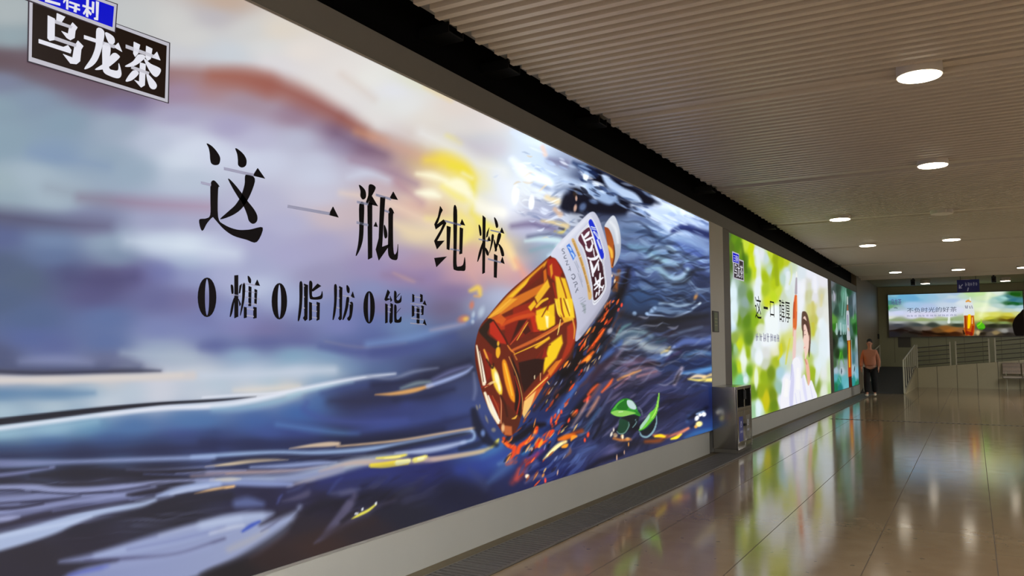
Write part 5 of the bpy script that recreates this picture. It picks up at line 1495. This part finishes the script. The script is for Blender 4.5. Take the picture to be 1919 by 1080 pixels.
M['p_violet'] = lit('lit_violet_print', (84, 60, 130)); M['p_grey'] = lit('lit_grey_print', (70, 78, 100)); M['p_pale'] = lit('lit_pale_grey_print', (150, 154, 180))
far_text('乌龙茶', 'brand_lettering', M['p_violet'], (1670, 572), (1689, 560))
far_text('不负时光的好茶', 'headline_lettering', M['p_grey'], (1700, 586.5), (1793, 575))
p0, p1 = hit(1699, 594.5, 1, FY-.003), hit(1795, 588.5, 1, FY-.003)
dashes(t4, 'tagline_lettering', M['p_pale'], p0, Xd, Zu, p1[0]-p0[0], p1[2]-p0[2], 13, 5)

# ---------------------------------------------------------------- ceiling lamps
def make_lamp(x, y, z, on, label, group, r=.175):
    t = thing('ceiling_light', label, 'lamp', (x, y, z), group)
    MB().lathe([(r, .0), (r, .13)], (x, y, z+.004), 36).build('housing', M['lamp_body'], t, True)
    MB().lathe([(r-.012, -.004), (r-.012, .003)], (x, y, z), 36).build('diffuser', M['lamp_on'] if on else M['lamp_off'], t, True)
    return t
G = 'round lamps along the slatted ceiling'
def at(px, py, z): p = hit(px, py, 2, z); return float(p[0]), float(p[1])
spots = [(1723, 144, 'largest round lamp, lit, nearest in the slatted ceiling'), (1748, 311, 'lit round lamp, second along the row behind the nearest one'),
         (1574, 412, 'lit round lamp nearest the left wall, third row'), (1626, 461, 'lit round lamp in the fourth row, left of its pair'), (1783, 450, 'lit round lamp in the fourth row, right of its pair'),
         (1678, 511, 'lit round lamp in the last slatted row, leftmost of three'), (1796, 506, 'lit round lamp in the last slatted row, above the blue sign'), (1919, 502, 'lit round lamp in the last slatted row, at the right frame edge')]
for px, py, lb in spots:
    make_lamp(*at(px, py, ZC-.055), ZC-.055, True, lb, G)
make_lamp(*at(1765, 401, ZC-.055), ZC-.055, False, 'unlit round lamp in the third ceiling row', G)
for px, py, lb in ((1734, 532, 'lit lamp of the far ceiling left of the blue sign'), (1884, 527, 'lit lamp of the far ceiling right of the blue sign'), (1809, 530, 'lit lamp of the far ceiling hidden behind the blue sign')):
    make_lamp(*at(px, py, 3.85), 3.85, True, lb, 'lamps of the far ceiling', .16)
# unseen fittings added beyond the frame to brighten the part of the hall in view
for x, yy in ((-.36, 3.2), (1.4, 3.2), (1.4, 7.4), (1.4, 11.3), (-.36, -1.), (1.4, 15.4)):
    make_lamp(x, yy, ZC-.055, True, 'unseen round lamp added as fill beyond the view', G)
def make_fill_strip(x, y):  # added fill light out of view, not a known fitting of the hall
    t = thing('fill_strip_light', 'long unseen pendant strip light added as fill beyond the view', 'lamp', (x, y, 3.1), 'pendant strip lights added as fill beyond the view')
    MB().rbox(x-.13, x+.13, y-.9, y+.9, 3.11, 3.17, .01).build('housing', M['lamp_body'], t)
    MB().box(x-.11, x+.11, y-.87, y+.87, 3.1, 3.11).build('diffuser', M['fill_strip_on'], t)
    for q in (-.8, .8): MB().tube([(x, y+q, 3.17), (x, y+q, ZC+.05)], .006, 6).build('cord', M['black'], t)
    return t
s0 = None
for x, yy in [(3.4, -2.5+3.*k) for k in range(11)]+[(5.2, -2.5+3.*k) for k in range(11)]+[(2.8, 25.8), (2.8, 28.3), (4.3, 28.3)]+[(x, yy) for x in (-2.5, -1.25, 0., 1.25) for yy in (-2.9, -.8, 1.3)]:
    if s0 is None: s0 = make_fill_strip(x, yy); P0 = (x, yy)
    else: dup(s0, (x-P0[0], yy-P0[1], 0))
# dark channel stubs under the slat ends
for px, py in ((842, 60), (952, 131), (1120, 229), (1330, 352), (1447, 424), (1566, 498)):
    p = hit(px, py, 0, -3.26)
    m = MB(); yy = float(p[1]); m.box(-3.47, -3.2, yy-.1, yy+.1, ZC-.02, ZC-.008); m.box(-3.47, -3.2, yy-.1, yy-.09, ZC-.008, ZC+.06); m.box(-3.47, -3.2, yy+.09, yy+.1, ZC-.008, ZC+.06)
    tag(m.build('ceiling_bracket', M['black']), 'short dark metal channel joining the slatted ceiling to the wall', 'bracket', 'dark channels at the slat ends')
# ---------------------------------------------------------------- litter bin
t = thing('litter_bin', 'stainless steel litter bin with two black openings against the pillar', 'bin', (-3.11, 12.0, .017))
bx0, bx1, by0, by1 = -3.285, -2.925, 11.59, 12.44
M['hole'] = mat('dark_bin_opening', (3, 3, 3), .95, spec=.05)
m = MB(); m.rbox(bx0, bx1-.02, by0, by1, .07, .95, .012)
m.build('body', M['steel'], t, True)
m = MB(); m.box(bx0+.01, bx1-.012, by0+.012, by1-.012, .017, .07); m.build('plinth', M['steel_dark'], t)
m = MB()
for y0_, y1_ in ((by0, by0+.035), (by1-.035, by1), (12.0, 12.04)): m.rbox(bx1-.02, bx1, y0_, y1_, .06, .95, .004)
for z0_, z1_ in ((.06, .15), (.60, .645), (.91, .95)): m.rbox(bx1-.02, bx1-.001, by0+.03, by1-.03, z0_, z1_, .004)
m.build('front_frame', M['steel'], t, True)
for y0_, y1_, nm in ((by0+.04, 12.0, 'left'), (12.04, by1-.04, 'right')):
    m = MB(); m.box(bx1-.021, bx1-.016, y0_, y1_, .65, .905); m.build('opening', M['hole'], t)
M['bin_blue'] = mat('blue_recycling_label', (44, 52, 140), .4); M['bin_grey'] = mat('grey_waste_label', (110, 108, 98), .4); M['label_white'] = mat('white_label_print', (206, 208, 224), .5)
for y0_, y1_, k in ((by0+.04, 12.0, 'bin_blue'), (12.04, by1-.04, 'bin_grey')):
    m = MB(); m.rbox(bx1-.022, bx1-.008, y0_, y1_, .155, .595, .004); d = m.build('door', M['steel'], t, True)
    m = MB(); yc = (y0_+y1_)/2; m.box(bx1-.008, bx1-.006, yc-.11, yc+.11, .17, .52); l = m.build('door_label', M[k], d)
    l['label'] = 'blue recyclables label' if k == 'bin_blue' else 'grey other-waste label'
    m = MB()                     # arrows chasing round a triangle, and two rows of characters
    tri = [(yc+.052*math.sin(a), .405+.06*math.cos(a)) for a in (0, 2*math.pi/3, 4*math.pi/3)]
    for i in range(3):
        a, b_ = np.array(tri[i]), np.array(tri[(i+1) % 3]); v = b_-a; a2, b2 = a+v*.16, b_-v*.1; n = np.array([v[1], -v[0]])/np.hypot(*v)*.008
        P = [a2+n, b2-v*.18+n, b2-v*.18+n*2.4, b2, b2-v*.18-n*2.4, b2-v*.18-n, a2-n]
        m.prism([(bx1-.006, q[0], q[1]) for q in P], [(bx1-.0045, q[0], q[1]) for q in P])
    s_ = m.build('recycling_symbol', M['label_white'], l)
    dashes(l, 'label_lettering', M['label_white'], (bx1-.0055, yc-.07, .285), Yd, Zu, .14, .04, 4, 2)
for yy in (11.98, 12.06): MB().rbox(bx1-.008, bx1+.012, yy-.012, yy+.012, .37, .41, .004).build('lock', M['black'], t)
MB().lathe([(.03, 0), (.03, .12), (.022, .13)], (bx1-.006, 12.02, .76), 12).build('knob', M['black'], t)

# small plate on the pillar
t = thing('wall_sign', 'small green framed plate on the pale pillar above the litter bin', 'sign', (WX, 11.95, 1.9))
m = MB(); m.box(WX, WX+.012, 11.78, 12.1, 1.74, 2.05); m.build('sign_frame', mat('dark_sign_frame', (40, 36, 26), .5), t)
m = MB(); m.box(WX+.012, WX+.016, 11.84, 12.02, 1.75, 2.03); m.build('sign_plate', mat('green_sign_plate', (96, 108, 74), .5, noise=.25, scale=12), t)
m = MB()
for k in range(3): m.box(WX+.016, WX+.017, 11.86, 12.0, 1.93-.05*k, 1.945-.05*k)
m.build('sign_print', mat('dull_sign_print', (140, 140, 104), .5), t)

# ---------------------------------------------------------------- ramp, parapet and railings
RY0, RY1 = 29.25, 34.7
m = MB(); m.prism([(WX, RY0, 0), (-2.0, RY0, 0), (-2.0, RY1, 0), (WX, RY1, 0)], [(WX, RY0, .015), (-2.0, RY0, .015), (-2.0, RY1, .74), (WX, RY1, .74)])
o = m.build('ramp_slope', M['ramp']); o['kind'] = 'structure'
m = MB(); m.prism([(-2.0, RY0+.05, 0), (-1.94, RY0+.05, 0), (-1.9, RY1, 0), (-2.0, RY1, 0)], [(-2.0, RY0+.05, .03), (-1.94, RY0+.05, .03), (-1.9, RY1, .76), (-2.0, RY1, .76)])
o = m.build('ramp_cheek_wall', M['white_panel']); o['kind'] = 'structure'
top = lambda x: .735+.094*(x+1.9)
m = MB(); x0, x1 = -1.9, 5.9
m.prism([(x0, 34.62, 0), (x1, 34.62, 0), (x1, 34.72, 0), (x0, 34.72, 0)], [(x0, 34.62, top(x0)), (x1, 34.62, top(x1)), (x1, 34.72, top(x1)), (x0, 34.72, top(x0))])
for k in range(12):
    x = -1.87+k*.66
    if x < x1: m.prism([(x, 34.615, .0), (x+.012, 34.615, .0), (x+.012, 34.62, .0), (x, 34.62, .0)], [(x, 34.615, top(x)), (x+.012, 34.615, top(x)), (x+.012, 34.62, top(x)), (x, 34.62, top(x))], 1)
o = m.build('parapet_wall', [M['white_panel'], M['joint']]); o['kind'] = 'structure'
m = MB(); m.box(-3.31, -1.9, 34.7, YF, 0, .74); m.prism([(-1.9, 34.72, 0), (x1, 34.72, 0), (x1, YF, 0), (-1.9, YF, 0)], [(-1.9, 34.72, top(x0)-.02), (x1, 34.72, top(x1)-.02), (x1, YF, top(x1)-.02), (-1.9, YF, top(x0)-.02)])
o = m.build('ramp_landing', M['ramp']); o['kind'] = 'structure'
# sloping baluster railing beside the ramp
t = thing('ramp_railing', 'cream baluster railing climbing beside the dark ramp', 'railing', (-1.97, RY0+.1, 0))
lo = lambda s: Vector((-1.985+.06*s, RY0+.12+5.2*s, .045+.70*s)); hi = lambda s: Vector((-1.985+.06*s, RY0+.12+5.2*s, 1.10+.50*s))
m = MB(); m.tube([hi(0), hi(1)], .022, 8); m.build('top_rail', M['rail'], t, True)
m = MB(); m.tube([lo(0)+Vector((0, 0, .06)), lo(1)+Vector((0, 0, .06))], .018, 8); m.build('bottom_rail', M['rail_grey'], t, True)
for k in range(7):
    s = k/6; m = MB(); r = .024 if k in (0, 6) else .015
    m.box(lo(s).x-r, lo(s).x+r, lo(s).y-r, lo(s).y+r, lo(s).z-.01, hi(s).z); m.build('post' if k in (0, 6) else 'baluster', M['rail'], t)
# level railing on the parapet, in sections with paired posts
secs = [(-1.86, -.74, 'first section of bar railing on the parapet, beside the sloping baluster railing'), (-.55, .52, 'second section of bar railing on the parapet, under the bottle of the far print'), (.72, 1.9, 'third section of bar railing on the parapet, above the metal bench')]
for a, b_, lb in secs:
    t = thing('bar_railing', lb, 'railing', (a, 34.67, top(a)), 'bar railings on the parapet')
    for x in (a, b_):
        m = MB(); m.box(x-.022, x+.022, 34.645, 34.695, top(x)-.002, top(x)+.88); m.build('post', M['rail'], t)
    for k in range(5):
        m = MB(); z = .10+k*.165; m.tube([(a, 34.67, top(a)+z), (b_, 34.67, top(b_)+z)], .022 if k == 4 else .016, 8); m.build('bar', M['rail_grey'], t, True)
# handrail along the end wall
t = thing('handrail', 'pale handrail with slim posts along the left wall of the ramp', 'railing', (-3.2, 29.6, 0))
ps = [(29.5, .05), (31.5, .32), (33.4, .57), (35.2, .74)]
for yy, z in ps:
    m = MB(); m.box(-3.225, -3.185, yy-.02, yy+.02, z, z+.86); m.build('post', M['rail'], t)
m = MB(); m.tube([(-3.205, yy, z+.86) for yy, z in ps], .024, 8); m.build('rail', M['rail'], t, True)
# notice and switch box on the far wall
tag(MB().box(-2.62, -2.16, YF-.02, YF-.004, 1.52, 1.93).build('notice_board', mat('grey_notice_board', (88, 84, 74), .6)), 'grey notice on the far wall left of the baluster railing', 'notice')
tag(MB().rbox(WX, WX+.06, 35.6, 35.75, 1.86, 2.06, .01).build('wall_switch_box', M['black']), 'small black box on the left end wall above the ramp', 'box')
# perforated steel bench in front of the parapet
t = thing('waiting_bench', 'perforated steel waiting bench in front of the parapet wall', 'bench', (1.6, 34.2, 0))
hx0, hx1 = .9, 2.7
pm = bpy.data.materials.new('perforated_steel'); pm.use_nodes = True; nt = pm.node_tree; b = nt.nodes['Principled BSDF']
tc = nt.nodes.new('ShaderNodeTexCoord'); v = nt.nodes.new('ShaderNodeTexVoronoi'); v.inputs['Scale'].default_value = 26; v.inputs['Randomness'].default_value = .15
rp = nt.nodes.new('ShaderNodeValToRGB'); rp.color_ramp.elements[0].position = .28; rp.color_ramp.elements[0].color = tuple(lin((60, 52, 44)))+(1,); rp.color_ramp.elements[1].position = .34; rp.color_ramp.elements[1].color = tuple(lin((140, 124, 108)))+(1,)
nt.links.new(tc.outputs['Object'], v.inputs['Vector']); nt.links.new(v.outputs['Distance'], rp.inputs['Fac']); nt.links.new(rp.outputs['Color'], b.inputs['Base Color']); b.inputs['Metallic'].default_value = .5; b.inputs['Roughness'].default_value = .45
for k in range(3):
    xa = hx0+k*.6; 
    m = MB(); vs = [(34.33, .56), (34.37, .74), (34.43, .96)]
    m.prism([(xa+.01, y_, z_) for y_, z_ in vs]+[(xa+.01, y_+.02, z_) for y_, z_ in vs[::-1]], [(xa+.57, y_, z_) for y_, z_ in vs]+[(xa+.57, y_+.02, z_) for y_, z_ in vs[::-1]])
    m.build('backrest', pm, t)
    m = MB(); vs = [(33.9, .45), (33.92, .49), (34.1, .475), (34.33, .49)]
    m.prism([(xa+.01, y_, z_-.02) for y_, z_ in vs]+[(xa+.01, y_, z_) for y_, z_ in vs[::-1]], [(xa+.57, y_, z_-.02) for y_, z_ in vs]+[(xa+.57, y_, z_) for y_, z_ in vs[::-1]])
    m.build('seat', mat('bench_seat_steel', (170, 158, 142), .4, .5) if k == 0 else bpy.data.materials['bench_seat_steel'], t)
m = MB(); m.box(hx0, hx1, 34.08, 34.14, .40, .455); m.tube([(hx0, 34.36, .56), (hx1, 34.36, .56)], .018, 8); m.build('beam', M['steel_dark'], t)
for k in range(4):
    x = hx0+.12+k*.52; m = MB(); m.tube([(x, 33.9, .0), (x, 33.95, .03), (x, 34.1, .41)], .02, 8); m.tube([(x, 34.36, 0), (x, 34.3, .03), (x, 34.12, .41)], .02, 8); m.tube([(x, 34.11, .42), (x, 34.3, .46), (x, 34.44, .9)], .016, 8)
    m.build('leg', M['rail'], t, True)

# ---------------------------------------------------------------- hanging sign and cameras
SY = 30.6
A = hit(1793, 525, 1, SY); B = hit(1836, 547, 1, SY)
t = thing('hanging_sign', 'dark blue direction sign with white characters hanging under the far ceiling', 'sign', (float(A[0]+B[0])/2, SY, float(B[2])))
m = MB(); m.rbox(A[0], B[0], SY, SY+.08, B[2], A[2], .008); m.build('sign_panel', mat('dark_blue_sign', (30, 32, 92), .4, emis=(24, 26, 90), es=.1), t)
for x in (A[0]+.1, B[0]-.1):
    m = MB(); m.tube([(x, SY+.04, A[2]-.005), (x, SY+.04, 3.985)], .008, 6); m.build('rod', M['black'], t)
M['sign_white'] = mat('white_sign_print', (150, 150, 170), .5, emis=(120, 120, 140), es=.35)
sw, sh_ = float(B[0]-A[0]), float(A[2]-B[2])
m = MB()                                                             # arrow pointing down to the left
q = lambda u, v_: (float(A[0])+u*sw, float(B[2])+v_*sh_)
for P in ([(.10, .40), (.13, .36), (.27, .60), (.24, .65)], [(.08, .30), (.22, .32), (.21, .38), (.12, .37), (.13, .60), (.09, .60)]):
    m.prism([(q(*p)[0], SY-.003, q(*p)[1]) for p in P], [(q(*p)[0], SY, q(*p)[1]) for p in P])
m.build('arrow', M['sign_white'], t)
dashes(t, 'sign_lettering', M['sign_white'], (float(A[0])+.36*sw, SY-.001, float(B[2])+.46*sh_), Xd, Zu, .58*sw, .34*sh_, 5, 4)
m = MB(); m.prism([(q(u_, v_)[0], SY-.003, q(u_, v_)[1]) for u_, v_ in ((.44, .08), (.49, .08), (.53, .36), (.48, .36))], [(q(u_, v_)[0], SY, q(u_, v_)[1]) for u_, v_ in ((.44, .08), (.49, .08), (.53, .36), (.48, .36))])
m.build('sign_mark', M['sign_white'], t)
for px, lb in ((1711, 'black camera hanging from the far ceiling left of the blue sign'), (1862, 'black camera hanging from the far ceiling right of the blue sign')):
    c = hit(px, 520, 1, 31.2); cx = float(c[0])
    t = thing('security_camera', lb, 'camera', (cx, 31.2, 3.98), 'cameras under the far ceiling')
    m = MB(); m.tube([(cx, 31.2, 3.85), (cx, 31.2, 3.985)], .03, 8); m.build('mount', M['black'], t)
    m = MB(); m.rbox(cx-.07, cx+.07, 31.0, 31.35, 3.66, 3.86, .02); m.build('housing', M['black'], t, True)
    m = MB(); m.tube([(cx, 30.975, 3.74), (cx, 31.0, 3.74)], .045, 12); m.build('lens', mat('camera_lens_glass', (14, 14, 18), .1) if px == 1711 else bpy.data.materials['camera_lens_glass'], t, True)

# ---------------------------------------------------------------- the person
PX, PY = -2.77, 27.25
def skin_mesh(name, pts, edges, radii, m, parent, root=0, sub=2):
    me = bpy.data.meshes.new(name); me.from_pydata([Vector(p) for p in pts], edges, [])
    o = bpy.data.objects.new(name, me); COL.objects.link(o)
    o.modifiers.new('skin', 'SKIN'); s = o.modifiers.new('sub', 'SUBSURF'); s.levels = sub; s.render_levels = sub
    for i, r in enumerate(radii):
        d = me.skin_vertices[0].data[i]; d.radius = r if isinstance(r, tuple) else (r, r); d.use_root = (i == root)
    bpy.context.view_layer.update()
    dg = bpy.context.evaluated_depsgraph_get(); me2 = bpy.data.meshes.new_from_object(o.evaluated_get(dg))
    bpy.data.objects.remove(o); me2.name = name; me2.materials.clear(); me2.materials.append(m); me2.polygons.foreach_set('use_smooth', [True]*len(me2.polygons))
    o = bpy.data.objects.new(name, me2); COL.objects.link(o)
    if parent is not None: o.parent = parent; o.matrix_parent_inverse = Matrix.Translation(-parent.location)
    return o
M['skin'] = mat('warm_skin', (176, 124, 98), .6); M['sweater'] = mat('salmon_sweater', (168, 110, 84), .9, noise=.08, scale=20); M['trousers'] = mat('black_trousers', (7, 7, 8), .9)
M['shoe'] = mat('cream_shoe', (206, 196, 172), .6); M['hair'] = mat('black_hair', (14, 12, 12), .6); M['eye'] = mat('dark_eye', (20, 16, 14), .3); M['lip'] = mat('lip', (150, 84, 76), .5)
pt = thing('person', 'person in salmon sweater, black trousers and cream shoes walking past the teal print', 'person', (PX, PY, 0))
W = lambda x, y_, z: (PX+x, PY+y_, z+.017)          # the person walks towards -Y; the person's right is at -X
# one continuous body
V = []; E = []; Rr = []
def vtx(p, r, link=None):
    V.append(W(*p)); Rr.append(r)
    if link is not None: E.append((link, len(V)-1))
    return len(V)-1
pel = vtx((0, 0, .92), (.145, .105)); ab = vtx((0, 0, 1.08), (.135, .10), pel); ch = vtx((0, .0, 1.27), (.155, .11), ab); nk0 = vtx((0, .0, 1.42), (.085, .075), ch)
nk = vtx((0, -.01, 1.49), (.055, .055), nk0); hd0 = vtx((0, -.022, 1.56), (.066, .075), nk); hd1 = vtx((0, -.022, 1.63), (.076, .088), hd0); hd2 = vtx((0, -.012, 1.685), (.056, .066), hd1)
hands = []
for s, fy in ((-1, -.09), (1, .07)):
    sh = vtx((s*.16, 0, 1.38), .066, ch); el = vtx((s*.225, .035, 1.12), .046, sh); wr = vtx((s*.235, fy-.06, .89), .030, el)
    pa = vtx((s*.236, fy-.075, .835), (.026, .036), wr); hands.append((s, fy, pa))
    for k, (dy, ln) in enumerate(((-.026, .066), (-.009, .074), (.009, .070), (.024, .056))):
        a = vtx((s*.236, fy-.075+dy, .80), .0095, pa); b_ = vtx((s*.232, fy-.078+dy, .80-ln*.55), .0085, a); vtx((s*.222, fy-.082+dy, .80-ln), .007, b_)
    a = vtx((s*.222, fy-.108, .825), .010, pa); vtx((s*.214, fy-.125, .795), .0085, a)
for s, fk, ff in ((-1, -.13, -.20), (1, .03, .16)):
    hp = vtx((s*.085, 0, .86), .092, pel); kn = vtx((s*.088, fk, .49), .062, hp); an = vtx((s*.09, ff, .10), .04, kn); vtx((s*.095, ff-.13, .05), .034, an)
body = skin_mesh('body', V, E, Rr, M['skin'], pt, 0)
# clothing
V, E, Rr = [], [], []
a = vtx((0, 0, .90), (.19, .135)); b_ = vtx((0, 0, 1.0), (.195, .14), a); c = vtx((0, 0, 1.15), (.185, .135), b_); d = vtx((0, 0, 1.30), (.185, .13), c); e = vtx((0, 0, 1.41), (.10, .088), d); vtx((0, -.005, 1.455), (.066, .066), e)
for s, fy in ((-1, -.09), (1, .07)):
    sh = vtx((s*.165, 0, 1.365), .082, d); el = vtx((s*.232, .035, 1.12), .064, sh); f_ = vtx((s*.238, fy-.05, .93), .052, el); vtx((s*.238, fy-.055, .905), .042, f_)
skin_mesh('sweater', V, E, Rr, M['sweater'], pt, 0)
V, E, Rr = [], [], []
a = vtx((0, 0, .93), (.172, .125))
for s, fk, ff in ((-1, -.13, -.20), (1, .03, .16)):
    hp = vtx((s*.09, 0, .84), .118, a); kn = vtx((s*.097, fk, .49), .102, hp); c = vtx((s*.098, ff*.8, .22), .090, kn); vtx((s*.098, ff-.005, .11), .082, c)
skin_mesh('trousers', V, E, Rr, M['trousers'], pt, 0)
for s, ff in ((-1, -.20), (1, .16)):
    V, E, Rr = [], [], []
    a = vtx((s*.094, ff+.05, .05), (.045, .046)); b_ = vtx((s*.095, ff-.03, .055), (.047, .05), a); c = vtx((s*.097, ff-.12, .043), (.05, .038), b_); vtx((s*.098, ff-.19, .036), (.042, .03), c)
    skin_mesh('shoe', V, E, Rr, M['shoe'], pt, 0)
V, E, Rr = [], [], []
a = vtx((0, .022, 1.60), (.083, .072)); b_ = vtx((0, .02, 1.66), (.088, .085), a); c = vtx((0, -.01, 1.705), (.076, .082), b_); vtx((0, -.055, 1.706), (.056, .028), c); vtx((-.066, -.03, 1.655), (.022, .045), b_); vtx((.066, -.03, 1.655), (.022, .045), b_)
skin_mesh('hair', V, E, Rr, M['hair'], pt, 0)
m = MB()
for s in (-1, 1): m.lathe([(.002, -.007), (.010, -.004), (.011, 0), (.010, .004), (.002, .007)], W(s*.031, -.108, 1.625), 10)
m.build('eyes', M['eye'], pt, True)
V, E, Rr = [], [], []
a = vtx((0, -.108, 1.625), .008); b_ = vtx((0, -.122, 1.598), .012, a); vtx((0, -.112, 1.588), .010, b_); skin_mesh('nose', V, E, Rr, M['skin'], pt, 0, 1)
m = MB(); m.tube([W(-.024, -.094, 1.563), W(-.01, -.101, 1.566), W(.01, -.101, 1.566), W(.024, -.094, 1.563)], [.003, .006, .006, .003], 8); m.build('mouth', M['lip'], pt, True)
for s in (-1, 1):
    V, E, Rr = [], [], []
    a = vtx((s*.079, -.012, 1.64), (.010, .018)); b_ = vtx((s*.082, -.01, 1.615), (.009, .016), a); vtx((s*.077, -.012, 1.592), (.007, .010), b_); skin_mesh('ear', V, E, Rr, M['skin'], pt, 0, 1)
